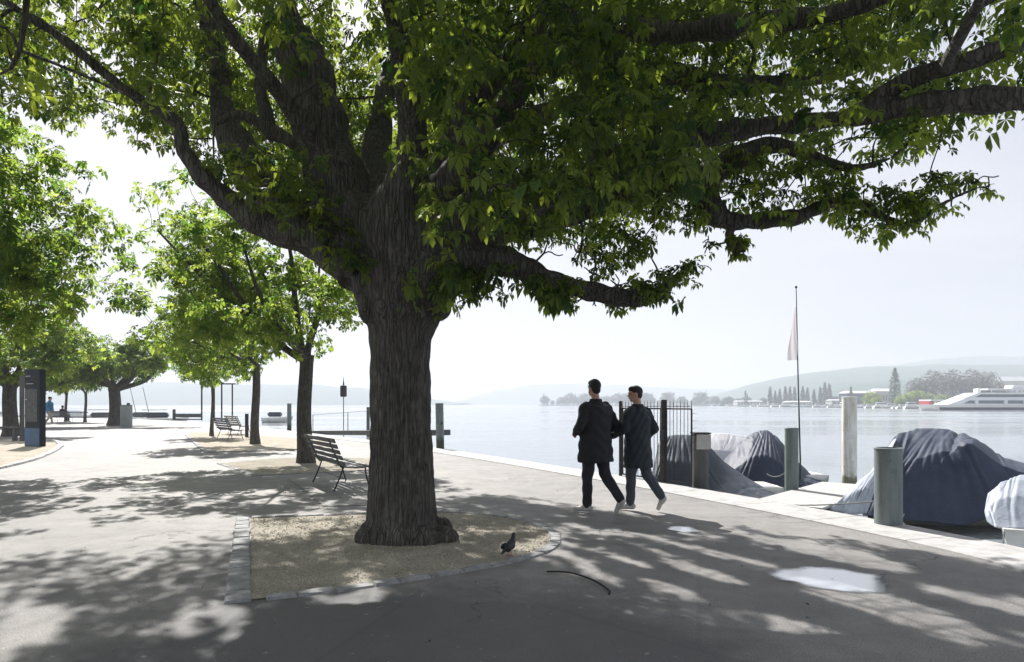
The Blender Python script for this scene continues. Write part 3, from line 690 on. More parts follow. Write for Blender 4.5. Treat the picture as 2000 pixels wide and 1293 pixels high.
    ok = (inpoly(x, y, P1) | (y < -20)) & (np.hypot(X-TX, Y-TY) < 9) & (vnoise(np.stack([sx, sy, 0*sx], 1), 2.2, 6) > -.45)
    idx = np.nonzero(ok)[0][:150]
    Cs.append(np.stack([X, Y, Z], 1)[idx]); Rr.append(np.full(len(idx), .34)); Nl.append(np.full(len(idx), 15))
    k = 3000; X = rs.uniform(-1, 5.5, k); Y = rs.uniform(4.5, 10, k); Z = rs.uniform(6.8, 8.2, k)  # leaf clusters added above the frame to shade the right of the crown
    ok = (HY-(Z-H)*F/Y < -20) & (Y-.94*Z < 11.4-1.18*(X+.44*Z)); idx = np.nonzero(ok)[0][:110]
    Cs.append(np.stack([X, Y, Z], 1)[idx]); Rr.append(np.full(len(idx), .40)); Nl.append(np.full(len(idx), 16))
    # canopy above and behind the picture
    k = 9000; an = rs.uniform(0, 2*math.pi, k); rd = np.sqrt(rs.rand(k))*6.3; X = TX+1.05*rd*np.cos(an); Y = TY+rd*np.sin(an); Z = rs.uniform(3.6, 8, k)
    y = HY-(Z-H)*F/np.maximum(Y, .2); ok = ((y < -60) | (Y < .5)) & (Z < 8.2-1.2*(rd/6.8)**2) & (vnoise(np.stack([X, Y, Z], 1), 1.3, 5) > -.25) & (Z > 3.6+.0*rd)
    idx = np.nonzero(ok)[0][:900]
    Cs.append(np.stack([X, Y, Z], 1)[idx]); Rr.append(np.full(len(idx), .42)); Nl.append(np.full(len(idx), 16))
    C = np.vstack(Cs); Rr = np.concatenate(Rr); Nl = np.concatenate(Nl)
    # grow boughs first, then twigs to every leaf cluster
    bo = C[rs.choice(len(C), 110, replace=False)]
    for t in bo[np.argsort(np.linalg.norm(bo-np.array([TX, TY, 4.5]), axis=1))]: g.reach(t, rs, .014, .16, 7, 8, .06)
    od = np.argsort(np.linalg.norm(C-np.array([TX, TY, 4.2]), axis=1)+rs.normal(0, .5, len(C)))
    for i in od: g.reach(C[i], rs, .006, .14, 5, 6, .03)
    mesh_q('branch', np.vstack(g.V), np.vstack(g.Q), M['bark'], root)
    rep = np.repeat(np.arange(len(C)), Nl); n = len(rep)
    off = rs.normal(0, 1, (n, 3)); off /= np.linalg.norm(off, axis=1, keepdims=True); off *= (rs.rand(n, 1)**.5)*Rr[rep][:, None]*np.array([1.15, 1.15, .85])
    cen = C[rep]+off; out = off/(np.linalg.norm(off, axis=1, keepdims=True)+1e-6)
    # gaps that let the sun through: measured where a sun ray past the leaf meets the ground
    el, az = math.radians(44), math.radians(25); kz = 1/math.tan(el); gx = cen[:, 0]+math.sin(az)*kz*cen[:, 2]; gy = cen[:, 1]-math.cos(az)*kz*cen[:, 2]
    la = (gx*math.sin(az)-gy*math.cos(az)); ac = (gx*math.cos(az)+gy*math.sin(az))
    pn = np.stack([la*1.5, ac*5.0, la*0], 1); g1 = vnoise(pn, 1, 4)+.5*vnoise(pn, 2.3, 7)
    keep = g1 < np.where(gx > .2, .50, .72)
    for hx, hy_, rl, rc in ((2.75, 5.15, .75, .26), (1.72, 6.1, .55, .11), (2.05, 4.35, .55, .12), (1.3, 5.5, .35, .08), (3.3, 6.7, .7, .25), (3.6, 5.2, .5, .14), (.1, 7.1, .3, .09), (-1.2, 5.0, .35, .10), (.2, 4.5, .4, .08), (1.1, 4.3, .4, .09), (-3.2, 4.6, .5, .12), (.9, 8.2, .45, .06)):
        hl = hx*math.sin(az)-hy_*math.cos(az); hc = hx*math.cos(az)+hy_*math.sin(az)
        keep &= ((la-hl)/(rl+.06))**2+((ac-hc)/(rc+.06))**2 > 1
    cen = cen[keep]; out = out[keep]; n = len(cen)
    size = rs.uniform(.06, .155, n)*np.where(Rr[rep][keep] < .2, .85, 1)
    V, Q, var = leaf_field(cen, out, size, 3, 6, .62)
    mesh_q('crown', V, Q, M['leaf'], root, smooth=False, var=var)
    # pale young shoot hanging in front
    for q_, z_ in ((P(1120, 318, 6.2), .17), (P(1196, 300, 6.2), .10)):
        V, Q, var = leaf_field(np.array([q_]), np.array([[0, 0, -.5]]), np.array([z_]), 8, 5, 1.6)
        mesh_q('leaf_bud', V, Q, M['conker'], root, smooth=False, var=var)
main_tree()

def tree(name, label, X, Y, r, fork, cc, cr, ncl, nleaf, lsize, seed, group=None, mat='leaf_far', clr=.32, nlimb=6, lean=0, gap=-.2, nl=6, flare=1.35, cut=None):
    rs = np.random.RandomState(seed); root = empty(name, (0, 0, 0), label, 'tree', group)
    g = Grower()
    k = 12; zs = np.linspace(0, fork, k)
    p = np.stack([X+lean*zs/fork+.03*np.sin(zs*2+seed), Y+.03*np.cos(zs*1.7+seed)+0*zs, zs], 1)
    rr = r*(1+(flare-1)*np.exp(-zs*3.2))*(1-.12*zs/fork); rr[-1] *= 1.15
    zz = [tuple(p[0]-np.array([0, 0, .06]))]+[tuple(q) for q in p]
    g.tube(np.array(zz), np.concatenate([[rr[0]*1.1], rr]), 18, pool=False); g.addpool(p[-2:], rr[-2:])
    cc = np.array(cc); cr = np.array(cr)
    for i in range(nlimb):
        a = 2*math.pi*i/nlimb+rs.uniform(-.35, .35); el = rs.uniform(.15, .75) if i else 1.3
        e = cc+cr*np.array([math.cos(a)*math.cos(el)*.8, math.sin(a)*math.cos(el)*.8, math.sin(el)*.9-.25])
        s0 = p[-1]-np.array([0, 0, rs.uniform(0, .25)*fork*.3]); mid = s0*.5+e*.5+np.array([0, 0, -.08*np.linalg.norm(e-s0)])+rs.normal(0, .12, 3)
        q = smooth_path([s0, s0*.75+mid*.25+rs.normal(0, .05, 3), mid, mid*.5+e*.5+rs.normal(0, .12, 3), e], 4)
        g.tube(q, np.linspace(r*.58, r*.12, len(q)), 10)
    C = []
    while len(C) < ncl:
        u = rs.normal(0, 1, (ncl*3, 3)); u /= np.linalg.norm(u, axis=1, keepdims=True); rad = rs.rand(ncl*3, 1)**.42
        q = cc+u*rad*cr*(1+.16*vnoise(u*3, 1.2, seed)[:, None])
        ok = (vnoise(q, 2.0/cr.mean()*1.6, seed) > gap) & (q[:, 2] > cc[2]-cr[2]*.9)
        if cut: ok &= cut(q)
        C += list(q[ok])
    C = np.array(C[:ncl])
    for i in np.argsort(np.linalg.norm(C-p[-1], axis=1)): g.reach(C[i], rs, .006 if Y < 20 else .012, .14, 4, 5, r*.25)
    mesh_q('trunk', np.vstack(g.V), np.vstack(g.Q), M['bark'], root)
    n = ncl*nleaf; rep = np.repeat(np.arange(ncl), nleaf); off = rs.normal(0, 1, (n, 3)); off /= np.linalg.norm(off, axis=1, keepdims=True); off *= (rs.rand(n, 1)**.5)*clr
    V, Q, var = leaf_field(C[rep]+off, off/clr, rs.uniform(.75, 1.2, n)*lsize, seed, nl, .5)
    mesh_q('crown', V, Q, M[mat], root, smooth=False, var=var)
    return root
RG = 'trees along the lakeside promenade'
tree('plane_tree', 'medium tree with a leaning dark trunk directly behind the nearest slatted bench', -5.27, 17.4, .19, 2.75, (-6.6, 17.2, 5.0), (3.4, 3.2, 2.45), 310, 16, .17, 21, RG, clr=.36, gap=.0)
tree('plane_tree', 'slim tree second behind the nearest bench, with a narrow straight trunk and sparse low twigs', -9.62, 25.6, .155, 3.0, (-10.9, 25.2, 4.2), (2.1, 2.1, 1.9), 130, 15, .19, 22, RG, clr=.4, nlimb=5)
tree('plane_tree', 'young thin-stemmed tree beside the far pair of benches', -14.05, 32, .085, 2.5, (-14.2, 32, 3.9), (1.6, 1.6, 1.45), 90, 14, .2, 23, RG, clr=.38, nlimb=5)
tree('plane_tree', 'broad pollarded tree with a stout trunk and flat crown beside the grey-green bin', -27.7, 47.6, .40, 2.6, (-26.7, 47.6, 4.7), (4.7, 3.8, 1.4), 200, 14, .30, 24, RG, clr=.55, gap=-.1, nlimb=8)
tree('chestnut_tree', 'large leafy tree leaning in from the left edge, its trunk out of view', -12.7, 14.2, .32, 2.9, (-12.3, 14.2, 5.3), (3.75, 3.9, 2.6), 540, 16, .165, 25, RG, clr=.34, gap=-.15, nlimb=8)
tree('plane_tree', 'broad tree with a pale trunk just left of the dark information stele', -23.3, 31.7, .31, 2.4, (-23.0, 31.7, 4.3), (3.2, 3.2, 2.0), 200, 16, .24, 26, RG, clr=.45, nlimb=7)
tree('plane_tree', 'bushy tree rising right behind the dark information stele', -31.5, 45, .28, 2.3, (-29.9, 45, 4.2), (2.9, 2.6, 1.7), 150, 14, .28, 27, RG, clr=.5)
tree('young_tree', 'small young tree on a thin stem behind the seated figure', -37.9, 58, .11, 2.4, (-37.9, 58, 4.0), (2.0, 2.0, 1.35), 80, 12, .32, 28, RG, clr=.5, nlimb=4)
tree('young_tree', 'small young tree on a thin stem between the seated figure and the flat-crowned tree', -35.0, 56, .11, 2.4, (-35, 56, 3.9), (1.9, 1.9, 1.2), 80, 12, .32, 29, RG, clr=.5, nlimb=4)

# ------------------------------------------------------------------ benches
def bench(loc, rz, label, group='slatted promenade benches'):
    t = empty('park_bench', loc, label, 'bench', group, rz)     # long axis = local y, sitter looks to +x
    Ln = 2.25
    s = empty
    st = MB()
    for i in range(4):
        a = i/3; st.box((.02+.115*i, 0, .44-.012*math.sin(a*3.1)+.0), (.095, Ln, .028), bev=.006, ry=R(3-2*i))
    st.build('seat', M['wood_grey'], t)
    bk = MB()
    for i in range(5): bk.box((-.075-.042*i, 0, .50+.096*i), (.026, Ln, .078), bev=.006, ry=R(-22))
    bk.build('backrest', M['wood_grey'], t)
    for y in (-.78, .78):
        MB().tube(smooth_path([(.42, y, .415), (.25, y, .405), (.0, y, .42), (-.07, y, .47), (-.265, y, .92)], 5), .014, 8).build('frame', M['iron'], t, True)
        MB().tube(smooth_path([(.38, y, .41), (.40, y, .25), (.47, y, .0)], 4), .014, 8).build('leg', M['iron'], t, True)
        MB().tube(smooth_path([(.0, y, .42), (-.06, y, .25), (-.17, y, .0)], 4), .014, 8).build('leg', M['iron'], t, True)
    MB().tube([(.05, -.78, .20), (.05, .78, .20)], .008, 6).build('stretcher', M['iron'], t, True)
    return t
b1 = bench((-3.27, 12.4, 0), R(29), 'nearest slatted bench, part hidden behind the big trunk, facing the lake')
b2_ = dup(b1, (-11.9, 28.4, 0), R(38), label='nearer of the two small far benches beside the thin-stemmed tree')
b3_ = dup(b1, (-13.6, 33.6, 0), R(38), label='farther of the two small far benches beside the thin-stemmed tree')
b4_ = dup(b1, (-36.4, 55.0, 0), R(75), label='far bench under the small young trees with a dark seated figure')

# ------------------------------------------------------------------ piles and posts
def pile(name, x, y0, Y, dia, ybase_z, m, label, cat, group=None, cap=True, n=32, lean=0, m2=None):
    X, _, Zt = P(x, y0, Y); t = empty(name, (X, Y, ybase_z), label, cat, group); h = Zt-ybase_z; r = dia/2
    V, Q = tube_np(np.array([(lean*z/h, 0, z) for z in np.linspace(0, h, 10)]), r*np.ones(10), n)
    MBp = MB(); MBp.V = [tuple(v) for v in V]; MBp.Fc = [tuple(q) for q in Q]
    MBp.build('shaft', m, t, True)
    if cap: MB().lathe((lean, 0, h), [(r*.9, -.02), (r*1.04, -.012), (r*1.04, .006), (r*.99, .012), (r*.9, .012), (r*.88, -.015)], n).build('rim', m2 or m, t, True)
    return t
PG = 'mooring piles along the quay'
pile('mooring_pile', 1735, 876, 8.45, .315, -1.6, M['steel_pile'], 'thick grey-green steel mooring pile in front of the large navy boat cover', 'mooring pile', PG)
pile('mooring_pile', 1546, 837, 13.0, .245, -1.6, M['steel_pile'], 'slimmer grey steel mooring pile between the two darker boat covers and the jetty', 'mooring pile', PG)
pile('mooring_pile', 1659, 776, 17.8, .36, -1.6, M['white_pile'], 'tall whitish weathered mooring pile with a stained streak, beyond the jetty', 'mooring pile', PG)
p4 = pile('mooring_pile', 1368, 847, 12.55, .29, -1.6, M['wood_pile'], 'brown pile with a pale square plate on its top, beside the iron gate', 'mooring pile', PG)
MB().box((.02, -.152, 2.41), (.26, .012, .27), bev=.003).build('plate', M['concrete'], p4)
MB().box((0, 0, 2.565), (.31, .31, .03), bev=.008).build('cap', M['iron'], p4)
pq = pile('mooring_post', 861, 788, 23.0, .27, -.9, M['steel_pile'], 'dark leaning mooring post just right of the big trunk, at the quay edge', 'mooring post', lean=-.05)
MB().box((.04, -.13, 1.75), (.06, .03, .08), bev=.01).build('bolt', M['iron'], pq, True)
pile('mooring_post', 565, 788, 42, .26, -1.0, M['steel_pile'], 'pale thin mooring post in the water left of the bench tree', 'mooring post', cap=False)
pile('mooring_post', 719, 795, 46, .22, -1.0, M['wood_pile'], 'far mooring post peeping out at the left edge of the big trunk', 'mooring post', cap=False)
pile('mooring_post', 482, 808, 31, .16, 0, M['iron'], 'short dark post right of the small far benches', 'post', cap=False)

# ------------------------------------------------------------------ iron gate to the jetty
def gate():
    a = np.array(P(1212, 789, 14.1)); b = np.array(P(1297, 789, 12.95)); c = np.array(P(1353, 789, 12.25))
    t = empty('jetty_gate', (a[0], a[1], 0), 'dark iron gate with spiked top rail at the quay edge, behind the two walkers', 'gate')
    o = np.array([a[0], a[1], 0])
    def l(p, z): return (p[0]-o[0], p[1]-o[1], z)
    for p, hh, r in ((a, 1.56, .035), (b, 1.58, .055)):
        MB().tube([l(p, -.02), l(p, hh)], r, 12).build('post', M['rust'], t, True)
    for p, q, off in ((a, b, .07), (b, c, .07)):
        d = (q-p); ln = np.hypot(d[0], d[1]); d = d/ln; s = p+d*off; e = q-d*(.03 if q is c else .09)
        f = MB(); z0, z1 = .06, 1.41
        for z in (z0, z1): f.tube([l(s, z), l(e, z)], .015, 8)
        for w_ in (s, e): f.tube([l(w_, z0), l(w_, z1)], .017, 8)
        lf = f.build('gate_leaf', M['iron'], t, True)
        nb = int(ln/.105); k = MB()
        for i in range(1, nb):
            w_ = s+(e-s)*i/nb; k.tube([l(w_, z0), l(w_, z1)], .006, 6)
        k.build('grille', M['iron'], lf, True)
        sp = MB()
        for i in range(nb+1):
            w_ = s+(e-s)*i/nb; sp.tube([l(w_, z1+.01), l(w_, z1+.10), l(w_, z1+.17)], [.007, .006, .001], 6)
        sp.tube([l(s, z1+.04), l(e, z1+.04)], .007, 6)
        sp.build('spike_rail', M['iron'], t, True)
    d = (c-b)/np.linalg.norm(c-b); e = c-d*.03; k = MB()
    for i in range(6): MB().tube([l(e, 1.32-.13*i), (e[0]-o[0]+.10, e[1]-o[1]-.03, 1.335-.13*i)], [.006, .001], 6).build('side_spike', M['iron'], t, True)
    MB().box(l(b+d*.04-np.array([.06, .05, 0]), .90), (.13, .06, .20), rz=math.atan2(d[1], d[0]), bev=.01).build('lock_box', M['iron'], t)
gate()

# ------------------------------------------------------------------ jetty
def jetty():
    t = empty('jetty', (4.35, 10.95, -.14), 'pale plank-topped jetty leaving the quay edge towards the whitish pile', 'jetty', rz=math.atan2(.75, .66))
    k = MB()
    for i in range(26): k.box((.12+.146*i+.02, 0, .0), (.136, 1.15, .04), bev=.004)
    k.build('deck', M['concrete'], t)
    f = MB(); f.box((1.9, .5, -.12), (3.8, .08, .19)); f.box((1.9, -.5, -.12), (3.8, .08, .19)); f.build('beam', M['wood_pile'], t)
    for x, y in ((1.2, .45), (1.2, -.45), (3.5, .45), (3.5, -.45)): MB().tube([(x, y, -1.4), (x, y, -.05)], .07, 12).build('leg', M['wood_pile'], t, True)
    MB().box((-.35, .95, .05), (1.3, .16, .12), bev=.01, rz=R(18)).build('kerb_beam', M['wood_pile'], t)
jetty()

# ------------------------------------------------------------------ covered boats
def patch(rows, nu=210, nv=22, fold=.03, seed=0, ff=9, fan=None):
    K = []
    for r in rows:
        p = np.array([P(*q) for q in r]); s = .45*smooth_path(p, 12)+.55*np.stack([np.interp(np.linspace(0, len(p)-1, (len(p)-1)*12+1), np.arange(len(p)), p[:, k]) for k in range(3)], 1); u = np.linspace(0, len(s)-1, nu)
        K.append(np.stack([np.interp(u, np.arange(len(s)), s[:, k]) for k in range(3)], 1))
    K = np.array(K)                                      # rows x nu x 3
    out = []
    for j in range(nu):
        q_ = K[:, j]; lin = np.stack([np.interp(np.linspace(0, len(q_)-1, (len(q_)-1)*nv+1), np.arange(len(q_)), q_[:, k]) for k in range(3)], 1); out.append(.25*smooth_path(q_, nv)+.75*lin)
    A = np.array(out)                                    # nu x nvv x 3
    nvv = A.shape[1]
    u = np.linspace(0, 1, nu)[:, None]; v = np.linspace(0, 1, nvv)[None]
    du = np.gradient(A, axis=0); dv = np.gradient(A, axis=1); nr = np.cross(du, dv); nr /= np.linalg.norm(nr, axis=2, keepdims=True)+1e-9
    rs = np.random.RandomState(seed); amp = 0
    for q in range(34):                                 # creases fan out from the high points and die away
        u0 = rs.uniform(-.1, 1.1); sk = rs.normal(0, .22); wd = rs.uniform(.0045, .020); v0 = rs.uniform(.1, .8); vw = rs.uniform(.15, .45)
        c_ = u0+sk*v+.03*np.sin(v*5+q); x_ = (u-c_)/(wd*(1+1.2*v)); amp = amp+(np.exp(-x_**2)-.55*np.exp(-(x_-1.7)**2))*np.exp(-((v-v0)/vw)**2)*rs.uniform(.2, .8)*(ff/8)
    if fan is not None:                                 # tight creases running down from the highest point
        for q in range(9):
            sl = (q-4)*.085+rs.normal(0, .012); c_ = fan+sl*np.clip(v-.18, 0, 1)*1.25; wd = .005+.012*v
            amp = amp+(np.exp(-((u-c_)/wd)**2)-.6*np.exp(-((u-c_-1.7*wd)/wd)**2))*np.clip((v-.2)*4, 0, 1)*np.clip((1.02-v)*2.2, 0, 1)*rs.uniform(.6, 1.3)
    amp = amp+.3*np.sin(u*ff*2.1+2.5*np.sin(v*2.4+seed)+seed)*v**3
    A = A+nr*(amp*fold)[:, :, None]
    A = A+nr*((vnoise(A.reshape(-1, 3), 3.1, seed)*.4+vnoise(A.reshape(-1, 3), 11, seed+1)*.22).reshape(nu, nvv)*fold)[:, :, None]
    i, j = np.meshgrid(np.arange(nu-1), np.arange(nvv-1), indexing='ij'); a = i*nvv+j
    Q = np.stack([a, a+nvv, a+nvv+1, a+1], -1).reshape(-1, 4)
    return A.reshape(-1, 3), Q
def hull_mesh(L_, B_, Hh, n=20, m=9):
    V = []; 
    for i in range(n+1):
        t = i/n; x = -L_/2+L_*t; b = B_/2*(1-max(0, (t-.45)/.55)**2.2)*(.86+.14*min(1, t*4)); zk = Hh*(max(0, (t-.75)/.25)**2)*.08
        for j in range(m):
            a = j/(m-1); s = math.sin(a*math.pi/2)**1.05; z = zk+(Hh*(1+.18*t*t)-zk)*(a**1.6)
            V.append((x-(1-a)**1.3*.16*L_*t**3, b*s, z))
        for j in range(m-1, -1, -1):
            a = j/(m-1); s = math.sin(a*math.pi/2)**1.05; z = zk+(Hh*(1+.18*t*t)-zk)*(a**1.6)
            V.append((x-(1-a)**1.3*.16*L_*t**3, -b*s, z))
    k = 2*m; Q = [(i*k+j, i*k+(j+1) % k, (i+1)*k+(j+1) % k, (i+1)*k+j) for i in range(n) for j in range(k)]
    Q.append(tuple(range(k))); return V, Q
def covered_boat(label, rows, m, hull, seed, fold=.03, ff=9, flap=None, fan=None):
    t = empty('covered_boat', (0, 0, 0), label, 'boat', 'covered boats moored at the quay')
    V, Q = patch(rows, seed=seed, fold=fold, ff=ff, fan=fan)
    c = mesh_q('cover', V, Q, M[m], t); md = c.modifiers.new('thick', 'SOLIDIFY'); md.thickness = .006
    if flap:
        V, Q = patch(flap, nu=50, nv=8, seed=seed+5, fold=.035, ff=7)
        c = mesh_q('cover_flap', V, Q, M['tarp_pale'], t); md = c.modifiers.new('thick', 'SOLIDIFY'); md.thickness = .006  # paler colour stands for sunlight on the tail of the navy cover
    (X, Y, L_, B_, Hh, rz) = hull
    V, Q = hull_mesh(L_, B_, Hh); V = np.array(V); cs_, sn = math.cos(rz), math.sin(rz)
    V = np.stack([X+V[:, 0]*cs_-V[:, 1]*sn, Y+V[:, 0]*sn+V[:, 1]*cs_, WZ-.12+V[:, 2]], 1)
    mesh_q('hull', V, Q, M['hull'], t)
    return t
C_back = [(1720, 965, 13.9), (1760, 950, 14.3), (1820, 945, 14.5), (1880, 945, 14.5), (1940, 945, 14.4), (2010, 950, 14), (2110, 960, 13.6), (2230, 980, 13)]
C_ridge = [(1712, 920, 12.9), (1748, 852, 13.2), (1790, 838, 13.4), (1850, 839, 13.4), (1906, 858, 13.0), (1958, 893, 13.0), (2010, 906, 13.0), (2230, 925, 13)]
C_crease = [(1690, 950, 11.9), (1722, 925, 12.0), (1765, 904, 12.2), (1830, 885, 12.3), (1897, 868, 12.3), (1950, 905, 12.2), (2010, 925, 12.1), (2230, 950, 12)]
C_mid = [(1683, 985, 11.55), (1710, 965, 11.65), (1750, 955, 11.8), (1820, 945, 11.88), (1893, 940, 11.9), (1950, 950, 11.88), (2005, 960, 11.8), (2230, 990, 11.5)]
C_hem = [(1685, 1006, 11.3), (1710, 1008, 11.3), (1745, 1012, 11.4), (1800, 1019, 11.4), (1880, 1027, 11.4), (1940, 1008, 11.5), (1990, 996, 11.5), (2230, 1010, 11.4)]
C_flap = [[(1722, 905, 12.6), (1745, 862, 12.95), (1752, 858, 12.9)], [(1690, 930, 11.9), (1712, 915, 11.9), (1722, 918, 11.9)], [(1650, 968, 11.1), (1685, 955, 11.1), (1706, 960, 11.2)], [(1620, 995, 10.9), (1662, 1004, 10.9), (1694, 1003, 11.1)]]
covered_boat('large boat under a sagging navy cover with a pale flap, behind the thick grey-green pile', [C_back, C_ridge, C_crease, C_mid, C_hem], 'tarp_blue', (9.0, 12.8, 4.6, 1.9, .62, R(188)), 3, fold=.022, ff=10, flap=C_flap, fan=.40)
A_back = [(1285, 930, 16.8), (1310, 920, 17), (1350, 920, 17), (1400, 925, 17), (1440, 935, 16.6), (1500, 950, 16)]
A_ridge = [(1274, 925, 15.0), (1288, 862, 15.4), (1312, 850, 15.6), (1352, 850, 15.6), (1380, 866, 15.6), (1414, 902, 15.4), (1462, 935, 15.1), (1513, 966, 14.6)]
A_mid = [(1272, 940, 14.6), (1290, 905, 14.8), (1315, 900, 14.8), (1352, 905, 14.8), (1385, 920, 14.8), (1420, 940, 14.7), (1465, 955, 14.6), (1513, 970, 14.4)]
A_hem = [(1270, 955, 14.4), (1290, 955, 14.4), (1315, 958, 14.4), (1352, 964, 14.3), (1390, 970, 14.2), (1430, 975, 14.2), (1470, 977, 14.2), (1513, 976, 14.2)]
covered_boat('boat under a plain slate-grey cover directly behind the iron gate and the brown pile', [A_back, A_ridge, A_mid, A_hem], 'tarp_grey', (4.6, 15.4, 2.6, 1.4, .5, R(180)), 6, fold=.014, ff=6, fan=.35)
B_back = [(1400, 920, 19.6), (1450, 905, 19.8), (1500, 900, 19.8), (1550, 915, 19.8), (1612, 930, 19)]
B_ridge = [(1402, 912, 18.2), (1438, 872, 18.3), (1470, 846, 18.4), (1497, 840, 18.4), (1521, 857, 18.2), (1556, 900, 17.9), (1588, 930, 17.6), (1612, 943, 17.3)]
B_mid = [(1402, 935, 17.2), (1440, 912, 17.2), (1470, 892, 17.2), (1499, 890, 17.2), (1524, 905, 17.1), (1556, 930, 17), (1588, 945, 16.9), (1612, 947, 16.9)]
B_hem = [(1402, 950, 16.8), (1440, 955, 16.8), (1470, 955, 16.7), (1499, 958, 16.6), (1524, 960, 16.6), (1556, 960, 16.6), (1588, 956, 16.7), (1612, 951, 16.8)]
covered_boat('boat under a peaked navy cover left of the slim grey pile', [B_back, B_ridge, B_mid, B_hem], 'tarp_blue', (6.6, 17.9, 2.9, 1.4, .5, R(185)), 9, fold=.020, ff=8, fan=.45)
E_rows = [[(1355, 880, 21), (1400, 868, 21), (1440, 866, 21), (1500, 880, 21)], [(1352, 858, 20.2), (1400, 846, 20.3), (1445, 850, 20.3), (1500, 862, 20.2)], [(1352, 885, 19.6), (1400, 880, 19.6), (1445, 884, 19.6), (1500, 890, 19.6)], [(1352, 920, 19.4), (1400, 922, 19.4), (1445, 925, 19.4), (1500, 925, 19.4)]]
covered_boat('boat under a nearly white cover, seen in the dip between two dark covers', E_rows, 'tarp_white', (6.3, 20.4, 2.2, 1.2, .5, R(180)), 12, fold=.015, ff=5)
D_rows = [[(1960, 985, 10.6), (2000, 960, 10.9), (2060, 950, 11), (2140, 950, 11), (2260, 960, 11)], [(1930, 965, 9.9), (1956, 943, 10.1), (1990, 929, 10.3), (2060, 922, 10.4), (2150, 925, 10.4), (2260, 940, 10.4)],
          [(1923, 1000, 9.5), (1945, 978, 9.55), (1985, 968, 9.6), (2060, 975, 9.6), (2150, 980, 9.6), (2260, 990, 9.6)], [(1928, 1020, 9.35), (1948, 1032, 9.22), (1985, 1034, 9.15), (2060, 1036, 9.1), (2150, 1036, 9.1), (2260, 1040, 9.1)]]
dbt = covered_boat('boat at the right edge with a pale blue-grey cover over a white bow', D_rows, 'tarp_pale', (7.95, 9.6, 3.0, 1.3, .56, R(200)), 15, fold=.022, ff=7)
# mooring lines
def rope(a, b, sag, label):
    a = np.array(a); b = np.array(b); p = [a+(b-a)*t-np.array([0, 0, sag*4*t*(1-t)]) for t in np.linspace(0, 1, 12)]
    tag(MB().tube(p, .011, 6).build('mooring_rope', M['stele_map'], None, True), label, 'rope', 'mooring ropes')
rope((4.75, 8.45, .42), (6.35, 11.05, -.28), .16, 'mooring rope sagging from the thick grey-green pile to the pale cover flap')
rope((4.60, 8.58, .28), (4.3, 13.9, -.40), .10, 'mooring rope running from the thick grey-green pile towards the slate-grey cover')
rope((5.33, 13.0, .30), (6.2, 16.6, -.20), .12, 'mooring rope from the slim grey pile to the peaked navy cover')
rope((6.75, 9.35, -.18), (5.25, 7.35, -.08), .10, 'mooring rope from the white bow at the right edge to the quay')
# flag mast on the peaked boat
M['cloth_white'] = leaf_mat('pennant_cloth', (.55, .54, .56), (.6, .6, .6), (.45, .44, .46), (.45, .44, .46), .5)
M['cloth_red'] = leaf_mat('pennant_stripe', (.6, .48, .49), (.6, .48, .49), (.52, .42, .43), (.52, .42, .43), .6)
def mast():
    t = empty('flag_mast', P(1563, 897, 16.9), 'thin tall mast with a limp white pennant, rising from the peaked navy boat cover', 'mast')
    X, Y, Z = P(1563, 897, 16.9); tp = P(1555, 562, 16.9); md = (tp[0]-X, 0, tp[2]-Z)
    MB().tube([(0, 0, -.5), (0, 0, 0), (md[0]*.55, 0, md[2]*.5), md], [.022, .022, .018, .011], 8).build('pole', M['steel_pile'], t, True)
    MB().lathe(md, [(.005, -.02), (.03, 0), (.03, .03), (.005, .05)], 12).build('finial', M['iron'], t, True)
    V = []; nu, nv = 10, 30
    for j in range(nv+1):
        v = j/nv
        for i in range(nu+1):
            u = i/nu; w = .02+.25*v**.9
            V.append((md[0]*(.88-.40*v)-.015-w*u, .03*math.sin(u*9+v*6)*v, md[2]*(.89-.31*v)-.02*u))
    Q = [(j*(nu+1)+i, j*(nu+1)+i+1, (j+1)*(nu+1)+i+1, (j+1)*(nu+1)+i) for j in range(nv) for i in range(nu)]
    mi = [1 if (i in (6, 7) and 4 < j < 24) else 0 for j in range(nv) for i in range(nu)]
    mesh_q('pennant', V, Q, None, t, True, mats=[M['cloth_white'], M['cloth_red']], mi=mi)
mast()

# ------------------------------------------------------------------ people
class Fig(Body):
    def frus(s, rings, n=28):
        k = len(s.V); V = []
        for cx, cy, z, rx, ry in rings:
            for i in range(n):
                a = 2*math.pi*i/n; V.append((cx+rx*math.cos(a), cy+ry*math.sin(a), z))
        Fc = [(j*n+i, j*n+(i+1) % n, (j+1)*n+(i+1) % n, (j+1)*n+i) for j in range(len(rings)-1) for i in range(n)]
        Fc += [tuple(range(n))[::-1], tuple((len(rings)-1)*n+i for i in range(n))]
        s.V += V; s.Fc += [tuple(k+i for i in f) for f in Fc]; return s
    def hand(s, wr, el, side, curl=.9):
        wr = Vector(wr); d = (wr-Vector(el)).normalized(); up = Vector((0, 0, 1)); sd = d.cross(up).normalized(); pl = sd.cross(d).normalized()
        pc = wr+d*.05; s.cap(wr, wr+d*.085, .026, .030, sx=1, sy=1)
        for i, ln in enumerate((.062, .074, .070, .054)):
            b = wr+d*.085+pl*(.028-.019*i); k1 = b+d*ln*.5-sd*side*ln*.15; k2 = k1+(d*.45-sd*side*.9).normalized()*ln*.5
            s.cap(b, k1, .0095, .0088); s.cap(k1, k2, .0088, .0075)
        b = wr+d*.03+pl*.026; k1 = b+(d*.6+pl*.6-sd*side*.4).normalized()*.04; s.cap(b, k1, .012, .010); s.cap(k1, k1+(d*.9-sd*side*.4).normalized()*.03, .010, .008)
